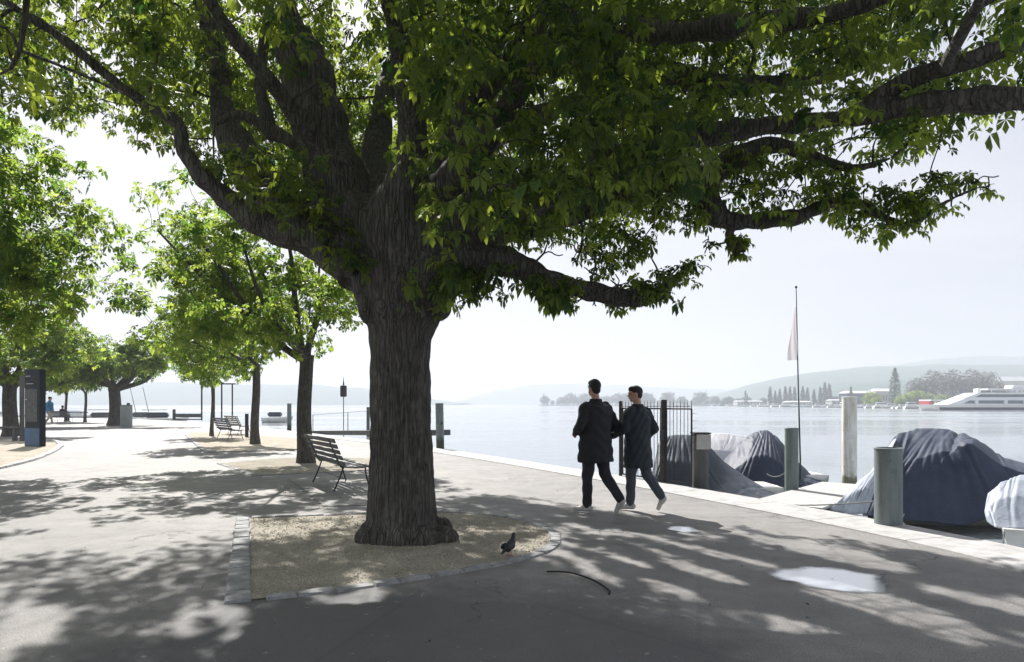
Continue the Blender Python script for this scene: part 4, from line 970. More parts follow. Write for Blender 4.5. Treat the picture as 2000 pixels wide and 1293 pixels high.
def person(label, loc, rz, k, J, mats, coat_z, coat_w, head_yaw=0, head_tilt=0, collar=True, seed=1):
    t = empty('person', loc, label, 'person', None, rz); t.scale = (k, k, k)
    hy = Matrix.Rotation(head_yaw, 3, 'Z') @ Matrix.Rotation(head_tilt, 3, 'X'); hc = Vector(J['head'])
    def hp(x, y, z): return tuple(hc+hy @ Vector((x, y, z)))
    B = Fig()
    # head built along the turned head axes
    HB = Fig(); HB.ell((0, -.012, .018), (.074, .094, .104)); HB.ell((0, .025, -.045), (.056, .068, .072)); HB.ell((0, .06, -.088), (.028, .025, .022))
    HB.cap((0, .080, .012), (0, .101, -.020), .009, .015); HB.ell((0, .082, .030), (.052, .018, .012))
    for s_ in (-1, 1): HB.ell((s_*.077, -.008, -.006), (.010, .021, .032))
    HB.ell((0, .084, -.056), (.024, .014, .010))
    b0 = len(B.V); B.V += [hp(*v) for v in HB.V]; B.Fc += [tuple(b0+i for i in f) for f in HB.Fc]
    B.cap(J['neck'], hp(0, -.02, -.06), .060, .055)
    B.frus([(0, 0, .95, .15, .10), (0, 0, 1.10, .135, .095), (0, 0, 1.35, .165, .11), (0, 0, 1.47, .15, .085), (0, 0, 1.52, .07, .06)])
    for s_, a in ((-1, 'L'), (1, 'R')):
        B.cap(J['sh'+a], J['el'+a], .050, .040); B.cap(J['el'+a], J['wr'+a], .038, .026); B.hand(J['wr'+a], J['el'+a], s_)
        B.cap(J['hip'+a], J['kn'+a], .082, .055); B.cap(J['kn'+a], J['an'+a], .052, .036); B.cap(J['an'+a], tuple(np.array(J['an'+a])*.5+np.array(J['toe'+a])*.5), .030, .020)
    B.build('body', M['skin'], t, .0075, 2)
    hr = Fig(); b0 = 0
    h = Fig(); h.ell((0, -.022, .034), (.081, .100, .098)); h.ell((0, -.055, -.02), (.066, .058, .06)); h.ell((0, .035, .078), (.062, .055, .045))
    hr.V = [hp(*v) for v in h.V]; hr.Fc = h.Fc; hr.build('hair', M['hair'], t, .008, 2, wrinkle=.0035, seed=seed)
    for s_ in (-1, 1):
        e = Fig(); e.ell(hp(s_*.030, .079, .008), (.010, .008, .008), 12)
        mesh_q('eye', e.V, e.Fc, M['iron'], t)
    e = Fig(); e.cap(hp(-.02, .097, -.056), hp(.02, .097, -.056), .004, .004); mesh_q('mouth', e.V, e.Fc, M['red'], t)
    # coat
    c = Fig(); w = coat_w
    rings = [(0, J.get('hemy', 0), coat_z, .215*w, .165*w), (0, J.get('hemy', 0)*.6, (coat_z+1.0)/2, .205*w, .155*w), (0, 0, 1.02, .192*w, .14*w), (0, 0, 1.15, .188*w, .135*w), (0, 0, 1.34, .208*w, .145*w), (0, -.005, 1.45, .195*w, .12*w), (0, -.005, 1.50, .15, .10), (0, -.005, 1.54, .085, .08)]
    c.frus(rings)
    for a in 'LR':
        c.cap(J['sh'+a], J['el'+a], .080, .066); c.cap(J['el'+a], J['wr'+a], .066, .048)
    c.cap((-.10, -.005, 1.50), (.10, -.005, 1.50), .05, .05)
    cb = c.build('coat', mats[0], t, .012, 3, wrinkle=.010, seed=seed)
    if collar:
        q = MB(); q.lathe((0, -.005, 1.50), [(.095, 0), (.086, .03), (.078, .065), (.084, .07), (.094, .03), (.104, 0)], 24, 1, .95); q.build('collar', mats[0], t, True)
    tr = Fig()
    for a in 'LR': tr.cap(J['hip'+a], J['kn'+a], .104, .079); tr.cap(J['kn'+a], tuple(np.array(J['kn'+a])*.06+np.array(J['an'+a])*.94), .078, .062)
    tr.cap(J['hipL'], J['hipR'], .115, .115)
    tr.build('trousers', mats[1], t, .012, 3, wrinkle=.007, seed=seed+2)
    for a in 'LR':
        an = np.array(J['an'+a]); to = np.array(J['toe'+a]); d = to-an; d /= np.linalg.norm(d); up = np.array(J.get('up'+a, (0, 0, 1.)))
        sl = up*-.038; s = Fig(); hl = an-d*.045+sl*.9
        s.cap(hl, to+sl*.1+d*.0, .043, .034); s.cap(an+up*.01, an+d*.05, .048, .045); s.cap(an+d*.03+sl*.4, to+sl*.3, .045, .030)
        s.build('shoe', M['shoe'], t, .009, 3)
    return t
J1 = dict(head=(0, .03, 1.715), neck=(0, -.01, 1.50), shL=(-.20, 0, 1.455), elL=(-.36, -.05, 1.19), wrL=(-.22, .17, 1.10), shR=(.20, 0, 1.455), elR=(.36, -.08, 1.18), wrR=(.24, .16, 1.08),
          hipL=(-.09, 0, .93), knL=(-.10, .06, .50), anL=(-.10, .06, .09), toeL=(-.15, .24, .045), hipR=(.09, 0, .93), knR=(.11, -.08, .51), anR=(.12, -.37, .18), toeR=(.12, -.28, .045), upR=(0, -.9, .35), upL=(0, 0, 1))
person('taller walker seen from behind in a dark coat and black trousers with one heel raised', (*G(1163, 1001)[:2], 0), R(40), 1.0, J1, (M['coat1'], M['jeans1']), .70, 1.33, R(-8), 0, seed=1)
J2 = dict(head=(-.01, .04, 1.715), neck=(0, 0, 1.50), shL=(-.18, 0, 1.455), elL=(-.27, .02, 1.19), wrL=(-.27, .25, 1.10), shR=(.18, 0, 1.455), elR=(.27, -.10, 1.19), wrR=(.22, .10, 1.02),
          hipL=(-.09, 0, .93), knL=(-.09, .05, .50), anL=(-.09, .06, .09), toeL=(-.14, .23, .045), hipR=(.09, 0, .93), knR=(.10, -.10, .52), anR=(.11, -.38, .205), toeR=(.11, -.30, .06), upR=(0, -.9, .35), hemy=-.02, upL=(0, 0, 1))
person('shorter walker in a knee-length dark coat and grey trousers, face turned left in profile', (*G(1245, 997)[:2], 0), R(40), .955, J2, (M['coat2'], M['jeans2']), .64, 1.16, R(48), R(-6), seed=4)
# far walker in a blue jacket
J3 = dict(head=(0, .03, 1.70), neck=(0, 0, 1.50), shL=(-.17, 0, 1.44), elL=(-.24, -.04, 1.18), wrL=(-.22, .06, .98), shR=(.17, 0, 1.44), elR=(.25, -.06, 1.18), wrR=(.22, .04, .98),
          hipL=(-.09, 0, .93), knL=(-.10, .08, .50), anL=(-.10, .16, .09), toeL=(-.10, .32, .04), hipR=(.09, 0, .93), knR=(.09, -.02, .50), anR=(.09, -.25, .14), toeR=(.09, -.12, .05))
person('distant walker in a bright blue jacket and beige trousers, just right of the dark stele', (*G(97, 829)[:2], 0), R(-50), 1.12, J3, (M['blue_jacket'], M['beige']), .88, 1.5, seed=6)
J4 = dict(head=(0, .05, 1.70), neck=(0, 0, 1.50), shL=(-.17, 0, 1.44), elL=(-.22, .10, 1.20), wrL=(-.10, .32, 1.10), shR=(.17, 0, 1.44), elR=(.22, .10, 1.20), wrR=(.10, .32, 1.10),
          hipL=(-.09, .02, .98), knL=(-.12, .46, .98), anL=(-.12, .50, .56), toeL=(-.12, .66, .51), hipR=(.09, .02, .98), knR=(.12, .46, .98), anR=(.12, .50, .56), toeR=(.12, .66, .51))
person('distant dark figure sitting on the far bench under the small young trees', (-36.35, 55.15, -.44), R(-15), 1.0, J4, (M['coat1'], M['jeans1']), .93, 1.05, seed=8)

# ------------------------------------------------------------------ pigeon
def pigeon():
    t = empty('pigeon', (*G(995, 1088)[:2], .012), 'dark pigeon standing upright on the gravel near the tip of the tree bed', 'bird', None, R(-30)); t.scale = (.92, .92, 1)
    B = Fig(); B.cap((0, -.035, .085), (0, .055, .125), .044, .040, sx=1, sy=1); B.cap((0, -.06, .08), (0, -.155, .050), .030, .010, sx=1.3, sy=.6); B.cap((0, .06, .125), (0, .082, .185), .032, .020); B.ell((0, .088, .198), (.020, .024, .020)); B.cap((0, .104, .197), (0, .128, .190), .007, .002)
    B.build('body', M['feather'], t, .004, 2)
    for s_ in (-1, 1):
        W = Fig(); W.ell((s_*.042, -.03, .098), (.012, .085, .032)); W.build('wing', M['feather'], t, .005, 1)
        MB().tube([(s_*.018, .0, .055), (s_*.020, .006, .004)], .0035, 6).tube([(s_*.020, .030, .002), (s_*.020, -.012, .003)], .003, 5).tube([(s_*.020, .006, .003), (s_*.034, .026, .002)], .0025, 5).tube([(s_*.020, .006, .003), (s_*.006, .026, .002)], .0025, 5).build('leg', M['pink'], t, True)
    e = Fig(); e.ell((.019, .094, .201), (.003, .004, .004), 8); mesh_q('eye', e.V, e.Fc, M['red'], t)
pigeon()

# ------------------------------------------------------------------ stele, post and rail, bin, pergola, small things left
def stele():
    X, Y, _ = G(69, 872); t = empty('information_stele', (X, Y, 0), 'tall dark glass information stele with a blue lower panel, left of the sunny path', 'stele', rz=R(-20))
    MB().box((0, 0, 1.36), (.76, .22, 2.72), bev=.01).build('body', M['stele'], t)
    MB().box((0, -.116, .34), (.74, .012, .62), bev=.003).build('base_panel', M['stele_blue'], t)
    MB().box((-.03, -.114, 1.45), (.56, .006, 1.15), bev=.002).build('map_panel', M['stele_map'], t)
    for c_, w_ in (((-.22, -.116, 2.48), .26), ((-.12, -.116, 2.21), .36), ((-.30, -.120, 1.66), .10)): MB().box(c_, (w_, .006, .012)).build('text_line', M['white'], t)
stele()
def rail():
    X, Y, _ = G(43, 862); t = empty('wooden_rail', (X, Y, 0), 'grey post with a low horizontal rail left of the dark stele', 'railing')
    MB().box((0, 0, 1.3), (.13, .13, 2.6), bev=.01).build('post', M['wood_pile'], t)
    MB().tube([(-5, .3, .55), (-.07, 0, .55)], .05, 10).build('rail', M['wood_pile'], t, True)
    MB().box((-.36, .1, .28), (.14, .14, .56), bev=.01).build('post', M['wood_pile'], t)
rail()
def bin_():
    X, Y, _ = G(247, 834.5); t = empty('litter_bin', (X, Y, 0), 'large round grey-green litter bin beside the stout trunk of the flat-crowned tree', 'bin')
    MB().lathe((0, 0, 0), [(.32, 0), (.345, .05), (.345, 1.32), (.33, 1.36)], 28).build('body', M['bin'], t, True)
    MB().lathe((0, 0, 1.36), [(.31, -.01), (.34, .0), (.34, .05), (.30, .08)], 28).build('lid', M['steel_pile'], t, True)
    MB().lathe((.12, 0, 1.44), [(.10, 0), (.10, .10), (.06, .13)], 16).build('ashtray', M['iron'], t, True)
bin_()
def pergola():
    Y = 62; X0 = (394-1000)*Y/F; X1 = (433-1000)*Y/F; t = empty('pergola', (X0, Y, 0), 'dark thin-posted open frame behind the thin-stemmed young tree', 'pergola'); h = 3.35
    for dx, dy in ((0, 0), (X1-X0, 0), (0, 2.6), (X1-X0-.1, 2.6)): MB().box((dx, dy, h/2), (.11, .11, h), bev=.01).build('post', M['iron'], t)
    for yy in (0, 2.6): MB().box(((X1-X0)/2, yy, h+.05), (X1-X0+.4, .12, .12)).build('crossbeam', M['iron'], t)
pergola()
def barrier():
    Y = 64; X0 = (340-1000)*Y/F; X1 = (392-1000)*Y/F; t = empty('wooden_barrier', (X0, Y, 0), 'low dark wooden barrier at the water edge left of the pergola', 'barrier')
    MB().box((0, 0, .5), (.22, .22, 1.0), bev=.02).build('post', M['wood_pile'], t)
    MB().box(((X1-X0)/2, 0, .42), (X1-X0, .22, .34), bev=.02).build('beam', M['wood_pile'], t)
    MB().box(((X1-X0)/2, 0, .06), (X1-X0, .3, .10), bev=.02).build('foot_beam', M['iron'], t)
barrier()
def sign_box():
    Y = 42; t = empty('harbour_signal', (*P(671, 829, Y)[:2], -.9), 'dark box signal on a thin pole standing in the water left of the big trunk', 'signal')
    z = lambda y: P(0, y, Y)[2]+.9
    MB().tube([(0, 0, 0), (0, 0, z(752))], .025, 8).build('pole', M['iron'], t, True)
    MB().box((0, 0, z(764)), (.34, .34, .70), bev=.03).build('box', M['iron'], t)
    MB().tube([(0, 0, z(752)), (0, 0, z(745)), (0, 0, z(735))], [.06, .03, .006], 8).build('tip', M['iron'], t, True)
sign_box()
def gangway():
    a = np.array(P(858, 845, 24.2)); b = np.array(P(606, 845, 37)); t = empty('gangway', tuple(a), 'dark sloping wooden gangway behind the big trunk, thinning towards the left', 'gangway')
    d = b-a; k = MB(); q = math.atan2(d[1], d[0]); L_ = np.linalg.norm(d)
    k.box(tuple(d/2), (L_, .9, .20), rz=q, ry=-math.asin(d[2]/L_)); k.build('deck', M['wood_pile'], t)
    MB().box((.0, .3, -.45), (.12, .12, .9)).build('leg', M['iron'], t)
    for f in (.05, .6, .95):
        p = d*f; MB().tube([tuple(p+np.array([0, -.3, 0])), tuple(p+np.array([0, -.3, .95]))], .018, 8).build('railing_post', M['iron'], t, True)
    MB().tube([tuple(d*.05+np.array([0, -.3, .95])), tuple(d*.95+np.array([0, -.3, .95]))], .010, 6).build('handrail', M['steel_pile'], t, True)
gangway()
# ------------------------------------------------------------------ open moored boats on the left
def moored_boat(x, yb, Y, L_, label, rz=0, cabin='white', top=None):
    X = (x-1000)*Y/F; t = empty('moored_boat', (X, Y, WZ), label, 'boat', 'boats moored off the promenade', rz)
    V, Q = hull_mesh(L_, L_*.32, .75); mesh_q('hull', np.array(V)-np.array([0, 0, .12]), Q, M['hull'], t)
    MB().box((-L_*.1, 0, .98), (L_*.42, L_*.2, .55), bev=.12).build('cabin', M[cabin], t, True)
    MB().box((-L_*.1, 0, 1.02), (L_*.43, L_*.205, .16), bev=.03).build('window', M['glass'], t)
    if top: MB().box((-L_*.15, 0, 1.55), (L_*.45, L_*.22, .07), bev=.02).build('canopy', M[top], t)
    return t
moored_boat(543, 815, 80, 3.6, 'small dark-striped motor boat afloat between the two straight trunks', 0, 'tarp_blue')
moored_boat(318, 822, 74, 5.2, 'boat with a blue-grey cover moored near the pale kerb, right of the bin', R(20), 'tarp_blue', 'tarp_blue')
moored_boat(280, 822, 78, 3.8, 'small dark boat between the bin and the blue-grey covered boat', R(-10), 'wood_pile')
moored_boat(205, 822, 76, 4.4, 'boat with a dark brown canopy just left of the stout trunk', R(30), 'wood_pile', 'wood_pile')
moored_boat(150, 812, 95, 9, 'larger white motor yacht behind the seated figure', R(5), 'white', 'white')
moored_boat(112, 812, 100, 7, 'white motor boat right behind the blue-jacketed walker', R(-5), 'white')
moored_boat(12, 812, 90, 7, 'white motor boat at the left edge behind the pale trunk', R(8), 'white')
for x, lb in ((258, 'bare leaning sailing mast nearest to the bin'), (283, 'bare leaning sailing mast right of the small dark boat')):
    t = empty('sailing_boat', (*P(x+8, 800, 120)[:2], WZ), lb, 'sailing boat', 'sailing boats far left')
    V, Q = hull_mesh(6, 1.9, .8); mesh_q('hull', np.array(V)-np.array([0, 0, .1]), Q, M['hull'], t)
    MB().tube([(0, 0, .5), (-1.1, 0, 5.2)], [.06, .04], 6).build('mast', M['iron'], t, True)

# ------------------------------------------------------------------ far shore
def grid_hill(name, prof, D, front, m='hillm', seed=0, base=-1, back=500, kind='structure', rough=3.5):
    xs = np.array([(p[0]-1000)*D/F for p in prof]); zs = np.array([H-(p[1]-HY)*D/F for p in prof]); nu = 160
    X = np.linspace(xs[0], xs[-1], nu); Z = np.interp(X, xs, zs); Z = np.convolve(np.pad(Z, 4, 'edge'), np.ones(9)/9, 'valid')
    rows = [(D-front, 0), (D-front*.85, .12), (D-front*.65, .38), (D-front*.4, .68), (D-front*.18, .90), (D, 1), (D+back*.4, .8), (D+back, .3)]
    V = []
    for Y, f in rows:
        s = Y/D
        for i in range(nu):
            zz = base+(Z[i]-base)*f; V.append((X[i]*(.75+.25*s), Y, zz))
    V = np.array(V); V[:, 2] += vnoise(V, 6/front*3, seed)*rough*np.clip(V[:, 2]/30, 0, 1)+np.abs(vnoise(V, .11, seed))*rough*.5*(V[:, 2] > 2)
    Q = [(j*nu+i, j*nu+i+1, (j+1)*nu+i+1, (j+1)*nu+i) for j in range(len(rows)-1) for i in range(nu-1)]
    o = mesh_q(name, V, Q, M[m]); tag(o, kind=kind); return o
grid_hill('hill', [(-700, 735), (-200, 742), (200, 750), (360, 748), (500, 752), (640, 753), (720, 762), (800, 772), (860, 782), (910, 789)], 1750, 500, seed=1)
grid_hill('hill', [(880, 788), (960, 765), (1030, 752), (1120, 748), (1250, 755), (1400, 762), (1600, 765)], 2700, 500, seed=5)
grid_hill('hill', [(1380, 786), (1450, 756), (1520, 738), (1600, 724), (1700, 716), (1850, 712), (2000, 712), (2300, 716)], 1500, 550, seed=2)
grid_hill('hill', [(1500, 760), (1680, 724), (1780, 708), (1850, 699), (1940, 695), (2000, 698), (2300, 690)], 2300, 500, seed=3)
grid_hill('hill', [(1540, 786), (1590, 762), (1660, 748), (1740, 745), (1860, 748), (2000, 742), (2300, 738)], 1050, 350, seed=4)
# shore land
sh = [((1055-1000)*1000/F, 1000), ((1200-1000)*960/F, 960), ((1400-1000)*800/F, 800), ((1500-1000)*560/F, 560), ((1660-1000)*420/F, 420), ((1820-1000)*330/F, 330), ((2100-1000)*300/F, 300), (900, 280), (1500, 800), (700, 1100), (41, 1080)]
o = poly_sheet('far_shore', sh[::-1], .3, M['shorem'], thick=1.4)
headland = [((835-1000)*1500/F, 1500), ((905-1000)*1500/F, 1490), ((900-1000)*1500/F, 1560), ((820-1000)*1500/F, 1600)]
poly_sheet('far_headland', headland, .3, M['shorem'], thick=1.4)
def far_tree_proto(name, w, h, seed, shape='round', n=260, ls=1.1, mat='leaf_shore', tr=.35, cz=.0):
    rs = np.random.RandomState(seed); t = empty(name, (0, 0, 0), 'x', 'tree')
    u = rs.normal(0, 1, (n, 3)); u /= np.linalg.norm(u, axis=1, keepdims=True); r = rs.rand(n, 1)**.4
    if shape == 'poplar':
        zz = rs.uniform(.06, 1, n); rad = w/2*np.sin(np.clip(zz*.92+.08, 0, 1)*math.pi)**.6*(1-.35*zz); a = rs.uniform(0, 6.3, n); q = np.sqrt(rs.rand(n))
        C = np.stack([rad*q*np.cos(a), rad*q*np.sin(a), zz*h], 1)
    elif shape == 'cone':
        zz = rs.uniform(.1, 1, n); rad = w/2*(1.02-zz); a = rs.uniform(0, 6.3, n); q = np.sqrt(rs.rand(n)); C = np.stack([rad*q*np.cos(a), rad*q*np.sin(a), zz*h], 1)
    else:
        C = u*r*np.array([w/2, w/2, h*(.5-cz/2)])*(1+.22*vnoise(u*3, 1.4, seed)[:, None])+np.array([0, 0, h*(.5+cz/2)])
        C = C[C[:, 2] > 0]
    V, Q, var = leaf_field(C, u[:len(C)], rs.uniform(.7, 1.3, len(C))*ls, seed, 5, .35)
    c = mesh_q('crown', V, Q, M[mat], t, False, var=var)
    g = Grower(); g.tube([(0, 0, -.3), (0, 0, h*.35), (.1, 0, h*.75)], [tr, tr*.7, tr*.2], 7)
    if mat == 'leaf_bare':
        for q in C[::9]: g.reach(q, rs, .05, .1, 4, 4, tr*.5)
    mesh_q('trunk', np.vstack(g.V), np.vstack(g.Q), M['bark'], t)
    return t
M['leaf_bare'] = leaf_mat('budding_leaf', (.050, .055, .048), (.09, .09, .07), (.09, .10, .07), (.14, .15, .10), .25)
M['leaf_shore'] = leaf_mat('shore_leaf', (.016, .055, .030), (.045, .095, .045), (.03, .09, .04), (.12, .20, .06), .25)
rr = random.Random(77)
def place(proto, x, Y, s, label, group, first=False):
    o = proto if first else dup(proto); o.location = ((x-1000)*Y/F, Y, .3); o.scale = (s, s, s*rr.uniform(.95, 1.05)); o.rotation_euler = (0, 0, rr.uniform(0, 6)); o['label'] = label; o['group'] = group; return o
pp = far_tree_proto('poplar_tree', 4.2, 17, 1, 'poplar', 420, 1.1)
for i, (x, s) in enumerate(((1504, .98), (1514, .80), (1523, .85), (1534, .98), (1543, .9), (1552, .95), (1568, 1.0), (1577, .92), (1590, .85), (1602, .95), (1611, 1.12), (1620, 1.1))):
    place(pp, x, 600+rr.uniform(-15, 15), s, 'narrow poplar in the row on the far shore, left and right of the flag mast', 'row of poplars across the lake', i == 0)
bp2 = far_tree_proto('poplar_tree', 7.4, 23.5, 2, 'poplar', 700, .85); place(bp2, 1748, 405, 1, 'single tall pointed poplar on the far shore above the low buildings', None, True); del bp2['group']
rb = far_tree_proto('bare_tree', 17, 24, 3, 'round', 1900, .75, 'leaf_bare', .55, .12)
for i, (x, s, Y) in enumerate(((1790, .82, 445), (1822, .98, 440), (1860, 1.03, 450), (1898, 1.0, 440), (1930, .92, 445), (1955, .62, 450))):
    place(rb, x, Y, s, 'tall grey-green barely leafed tree in the rounded clump behind the cruise ship', 'clump of barely leafed trees across the lake', i == 0)
gb = far_tree_proto('bushy_tree', 10, 9, 4, 'round', 700, .8, 'leaf_far')
for i, (x, s, Y) in enumerate(((1702, .95, 390), (1712, .6, 380), (1770, .85, 385), (1788, 1.0, 390), (1806, .9, 395), (1758, .6, 380), (1840, .8, 400), (1870, .7, 400), (1930, .8, 400), (1975, .7, 395), (2010, .8, 395))):
    place(gb, x, Y, s, 'low fresh green bushy tree at the water on the far shore', 'low green trees across the lake', i == 0)
ft = far_tree_proto('shore_tree', 15, 13, 6, 'round', 500, 1.5)
for i in range(34):
    x = 1066+i*10.5+rr.uniform(-5, 5); Y = 985-max(0, x-1200)*.75; place(ft, x, Y+rr.uniform(0, 40), rr.choice((.5, .7, .9, 1.0, 1.35)), 'hazy tree in the faint wooded strip far across the lake', 'hazy wooded strip far across the lake', i == 0)
fc = far_tree_proto('conifer_tree', 5, 15, 7, 'cone', 220, .9)
for i, (x, s, Y) in enumerate(((1062, 1.1, 985), (1456, .95, 640), (1460, .7, 650), (1662, .9, 470), (1895, .7, 420), (1300, 1.0, 900))):
    place(fc, x, Y, s, 'dark hazy pointed conifer on the far shore', 'conifers across the lake', i == 0)
for i in range(22):
    x = 1410+i*14+rr.uniform(-5, 5); place(ft, x, 720-(x-1400)*.35+rr.uniform(0, 30), rr.choice((.35, .45, .6, .7)), 'hazy low tree behind the poplar row across the lake', 'low trees behind the far poplars')
# far buildings
def building(x0, x1, yt, yb, Y, label, m='facade', roof='roof', nwin=6, dp=12):
    X0, X1 = (x0-1000)*Y/F, (x1-1000)*Y/F; z1 = H-(yt-HY)*Y/F; t = empty('lake_building', ((X0+X1)/2, Y, 0), label, 'building', 'low buildings across the lake'); w_ = X1-X0
    MB().box((0, dp/2, z1/2-.0), (w_, dp, z1)).build('wall', M[m], t)
    k = MB(); zr = max(.8, z1*.18); b = len(k.V); k.add([(-w_/2-.5, -.5, z1), (w_/2+.5, -.5, z1), (w_/2+.5, dp+.5, z1), (-w_/2-.5, dp+.5, z1), (-w_/2+.6, dp/2, z1+zr), (w_/2-.6, dp/2, z1+zr)], [(0, 1, 5, 4), (1, 2, 5), (2, 3, 4, 5), (3, 0, 4), (0, 3, 2, 1)]); k.build('roof', M[roof], t)
    for i in range(nwin): MB().box((-w_/2+w_*(i+.5)/nwin, -.03, z1*.55), (w_/nwin*.6, .12, z1*.38)).build('window', M['glass'], t)
building(1655, 1712, 768, 790, 470, 'dark-fronted low building with a pale roof just right of the whitish pile top', 'tarp_blue', 'roof', 8)
building(1712, 1745, 764, 790, 500, 'pale building with a white roof left of the single tall poplar', 'facade', 'roof', 6)
building(1440, 1490, 784, 793, 640, 'long low pale boathouse left of the poplar row', 'facade', 'roof', 8)
building(1625, 1652, 782, 793, 560, 'small pale house just left of the whitish pile', 'facade', 'roof', 3)
building(1955, 2060, 744, 760, 640, 'terraced pale buildings above the cruise ship at the right edge', 'facade', 'roof', 10)
building(1540, 1585, 785, 794, 560, 'long low pale pavilion below the poplar row', 'facade', 'roof', 8)
# small moored boats along the far shore
def fb_proto():
    t = empty('shore_boat', (0, 0, WZ), 'x', 'boat', 'tiny boats moored along the far shore'); V, Q = hull_mesh(9, 3, 1.3, 10, 5); mesh_q('hull', np.array(V)-np.array([0, 0, .1]), Q, M['hull'], t)
    MB().box((-.8, 0, 1.7), (4.5, 2, 1.3), bev=.3).build('cabin', M['white'], t); MB().box((-.8, 0, 1.85), (4.6, 2.05, .4)).build('window', M['glass'], t); return t
fb = fb_proto()
for i in range(26):
    x = 1395+i*15.5+rr.uniform(-4, 4)
    Y = np.interp(x, [1400, 1500, 1660, 1820], [770, 530, 400, 310])-10
    o = fb if i == 0 else dup(fb); s = rr.uniform(.8, 1.3); o.location = ((x-1000)*Y/F, Y, WZ); o.scale = (s, s, s*rr.uniform(.8, 1.2)); o.rotation_euler = (0, 0, rr.choice((0, .2, 3.1, 2.9)))
    o['label'] = 'tiny white boat in the row moored along the far shore'
# cruise ship
def ship():
    Y = 225; s = Y/F; X0 = (1822-1000)*s; t = empty('cruise_ship', (X0, Y, WZ), 'long white passenger ship with glazed decks at the right edge of the lake', 'ship')
    def prism(name, pts, y0, y1, m, par=t):
        n = len(pts); V = [(x, y0, z) for x, z in pts]+[(x, y1, z) for x, z in pts]; Fc = [tuple(range(n)), tuple(range(n, 2*n))[::-1]]+[(i, n+i, n+(i+1) % n, (i+1) % n) for i in range(n)]
        return mesh_q(name, V, Fc, M[m], par, False)
    px = lambda x: (x-1822)*s
    pz = lambda y: (803-y)*s
    prism('hull', [(px(1834), -.4), (px(1822), pz(791)), (px(2300), pz(794)), (px(2300), -.4)], 0, 9, 'hull')
    prism('hull_stripe', [(px(1836), .15), (px(1834), pz(796.5)), (px(2300), pz(797)), (px(2300), .15)], -.05, 9.05, 'tarp_blue')
    d1 = prism('lower_deck', [(px(1850), pz(792)), (px(1888), pz(779)), (px(2300), pz(779)), (px(2300), pz(792))], .5, 8.5, 'white')
    prism('window', [(px(1884), pz(789)), (px(1896), pz(783)), (px(2300), pz(783)), (px(2300), pz(790))], .44, 8.56, 'glass', d1)
    d2 = prism('upper_deck', [(px(1884), pz(779.2)), (px(1915), pz(768)), (px(2300), pz(767)), (px(2300), pz(779.2))], 1, 8, 'white')
    prism('window', [(px(1908), pz(776.5)), (px(1920), pz(771)), (px(2300), pz(771)), (px(2300), pz(776.5))], .94, 8.06, 'glass', d2)
    prism('sun_roof', [(px(1936), pz(762)), (px(2300), pz(762)), (px(2300), pz(759.5)), (px(1936), pz(759.5))], 1.5, 7.5, 'white')
    prism('wheelhouse', [(px(1988), pz(759)), (px(1990), pz(753)), (px(2012), pz(753)), (px(2012), pz(759))], 2.5, 6.5, 'white')
    for x in (1945, 1975, 2005): MB().tube([(px(x), 2, pz(767)), (px(x), 2, pz(762))], .12, 6).build('post', M['white'], t)
    prism('funnel', [(px(1921), pz(768)), (px(1921), pz(760)), (px(1927), pz(759)), (px(1928), pz(768))], 3, 5, 'white')
    for x in (1905, 1962, 2000): prism('hull_door', [(px(x), pz(796)), (px(x), pz(783)), (px(x+6), pz(783)), (px(x+6), pz(796))], -.07, .52, 'white')
ship()
def landing():
    Y = 270; s = Y/F; t = empty('landing_stage', ((1818-1000)*s, Y, 0), 'white-roofed landing stage with a red end beside the bow of the passenger ship', 'landing stage')
    w_ = 75*s
    MB().box((w_/2, 4, 3.0), (w_, 8, .5)).build('roof', M['white'], t); MB().box((w_*.03, 4, 1.6), (w_*.1, 7, 2.2)).build('kiosk', M['red'], t)
    MB().box((w_/2, 4, -.3), (w_, 8, .7)).build('pontoon', M['concrete'], t)
    for i in range(5): MB().tube([(w_*(.1+.2*i), .5, 0), (w_*(.1+.2*i), .5, 2.8)], .12, 6).build('post', M['steel_pile'], t)
landing()
# fallen stick and a few fallen leaves and bits of bark
a = [G(1068, 1119), G(1110, 1122), G(1155, 1136), G(1188, 1155), G(1190, 1162)]
s_ = MB().tube(smooth_path([(p[0], p[1], .012+.008*math.sin(i)) for i, p in enumerate(a)], 5), .008, 7).build('fallen_stick', M['stick'], None, True); tag(s_, 'thin curved dark stick lying on the asphalt right of the tree bed', 'stick')
rs = np.random.RandomState(5); k = 260
an = rs.uniform(0, 2*math.pi, k); rd = np.sqrt(rs.rand(k))*7; C = np.stack([-1+rd*np.cos(an), 7+rd*np.sin(an), np.full(k, .015)], 1); C = C[(C[:, 0] < 3.4) & (C[:, 1] > 3)]
V, Q, var = leaf_field(C, np.zeros((len(C), 3)), rs.uniform(.012, .035, len(C)), 4, 2, .1)
V[:, 2] = np.abs(V[:, 2]-.012)+.011
tag(mesh_q('leaf_litter', V, Q, M['stick'], None, False, var=var), kind='stuff')

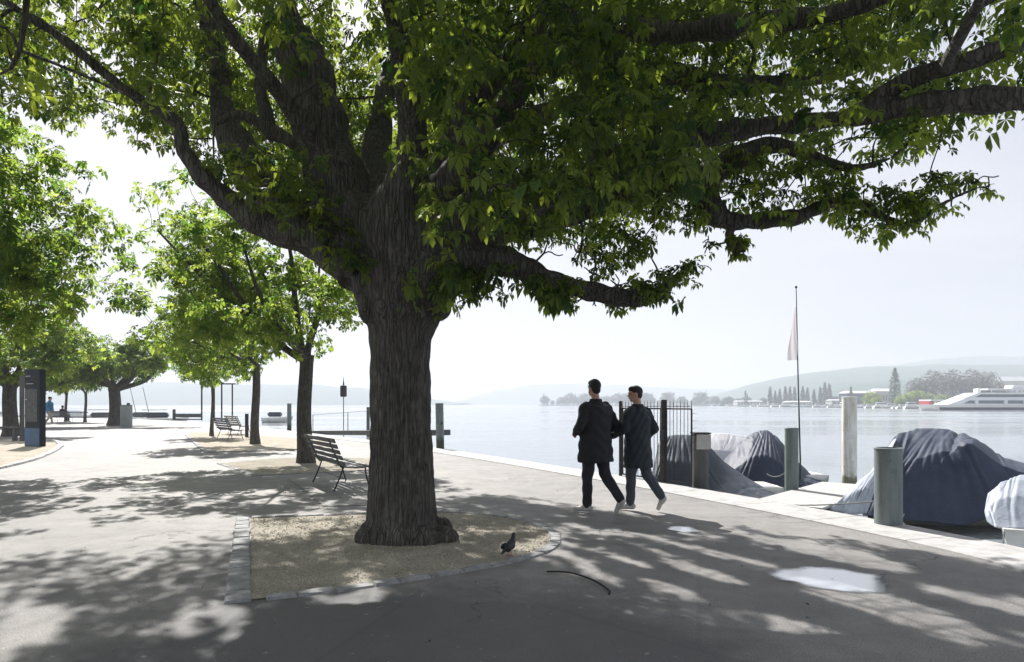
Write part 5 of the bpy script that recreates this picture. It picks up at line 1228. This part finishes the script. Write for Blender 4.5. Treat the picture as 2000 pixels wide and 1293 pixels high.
# ------------------------------------------------------------------ camera, light, air
cam_d = bpy.data.cameras.new('camera'); cam = bpy.data.objects.new('camera', cam_d); col.objects.link(cam)
cam.location = (0, 0, H); cam.rotation_euler = (R(90), 0, 0); cam_d.sensor_width = 36; cam_d.lens = 36*F/2000
cam_d.shift_y = (HY-646.5)/2000; cam_d.clip_start = .05; cam_d.clip_end = 9000; sc.camera = cam
SUN_EL, SUN_AZ = 44, 25          # elevation, degrees left of the view axis
w = bpy.data.worlds.new('World'); sc.world = w; w.use_nodes = True; nt = w.node_tree; nt.nodes.clear()
sky = nt.nodes.new('ShaderNodeTexSky'); sky.sky_type = 'NISHITA'; sky.sun_disc = False; sky.sun_elevation = R(SUN_EL); sky.sun_rotation = R(-SUN_AZ)
sky.air_density = 1.0; sky.dust_density = 3.0; sky.ozone_density = 1.0; sky.altitude = 0
bg = nt.nodes.new('ShaderNodeBackground'); bg.inputs['Strength'].default_value = .045; wo = nt.nodes.new('ShaderNodeOutputWorld')
tc = N(nt, 'ShaderNodeTexCoord'); mp = N(nt, 'ShaderNodeMapping'); mp.inputs['Scale'].default_value = (1, 1, 5); L(nt, tc.outputs['Generated'], mp.inputs[0])
cl = ramp(nt, noise(nt, mp.outputs[0], 2.6, 6, .6, .4), [(.3, .60), (.7, .92)])          # thin high cloud veil
mxs = mixc(nt, cl, sky.outputs[0], (8.2, 8.35, 9.1)); nt.links.new(mxs, bg.inputs[0]); nt.links.new(bg.outputs[0], wo.inputs[0])
sd = bpy.data.lights.new('sun', 'SUN'); sd.energy = 5.0; sd.angle = R(.55); sd.color = (1, .96, .91)
so = bpy.data.objects.new('sun', sd); col.objects.link(so)
d = Vector((-math.sin(R(SUN_AZ))*math.cos(R(SUN_EL)), math.cos(R(SUN_AZ))*math.cos(R(SUN_EL)), math.sin(R(SUN_EL))))
so.rotation_euler = d.to_track_quat('Z', 'Y').to_euler(); so.location = (0, 0, 30)
m, nt, out = new_mat('lake_haze'); pv = N(nt, 'ShaderNodeVolumePrincipled'); pv.inputs['Color'].default_value = (.62, .655, .72, 1)
pv.inputs['Density'].default_value = .0007; pv.inputs['Anisotropy'].default_value = .15; L(nt, pv.outputs[0], out.inputs['Volume'])
hb = MB().box((0, 2170, 85), (7600, 4480, 176)).build('haze', m); tag(hb, kind='stuff')
sc.view_settings.view_transform = 'Standard'; sc.view_settings.look = 'None'; sc.view_settings.gamma = 1
sc.view_settings.exposure = 1.15
sc.render.engine = 'CYCLES'; sc.cycles.use_denoising = True; sc.cycles.max_bounces = 6; sc.cycles.diffuse_bounces = 3; sc.cycles.glossy_bounces = 3
sc.cycles.transmission_bounces = 3; sc.cycles.volume_bounces = 1; sc.cycles.transparent_max_bounces = 6
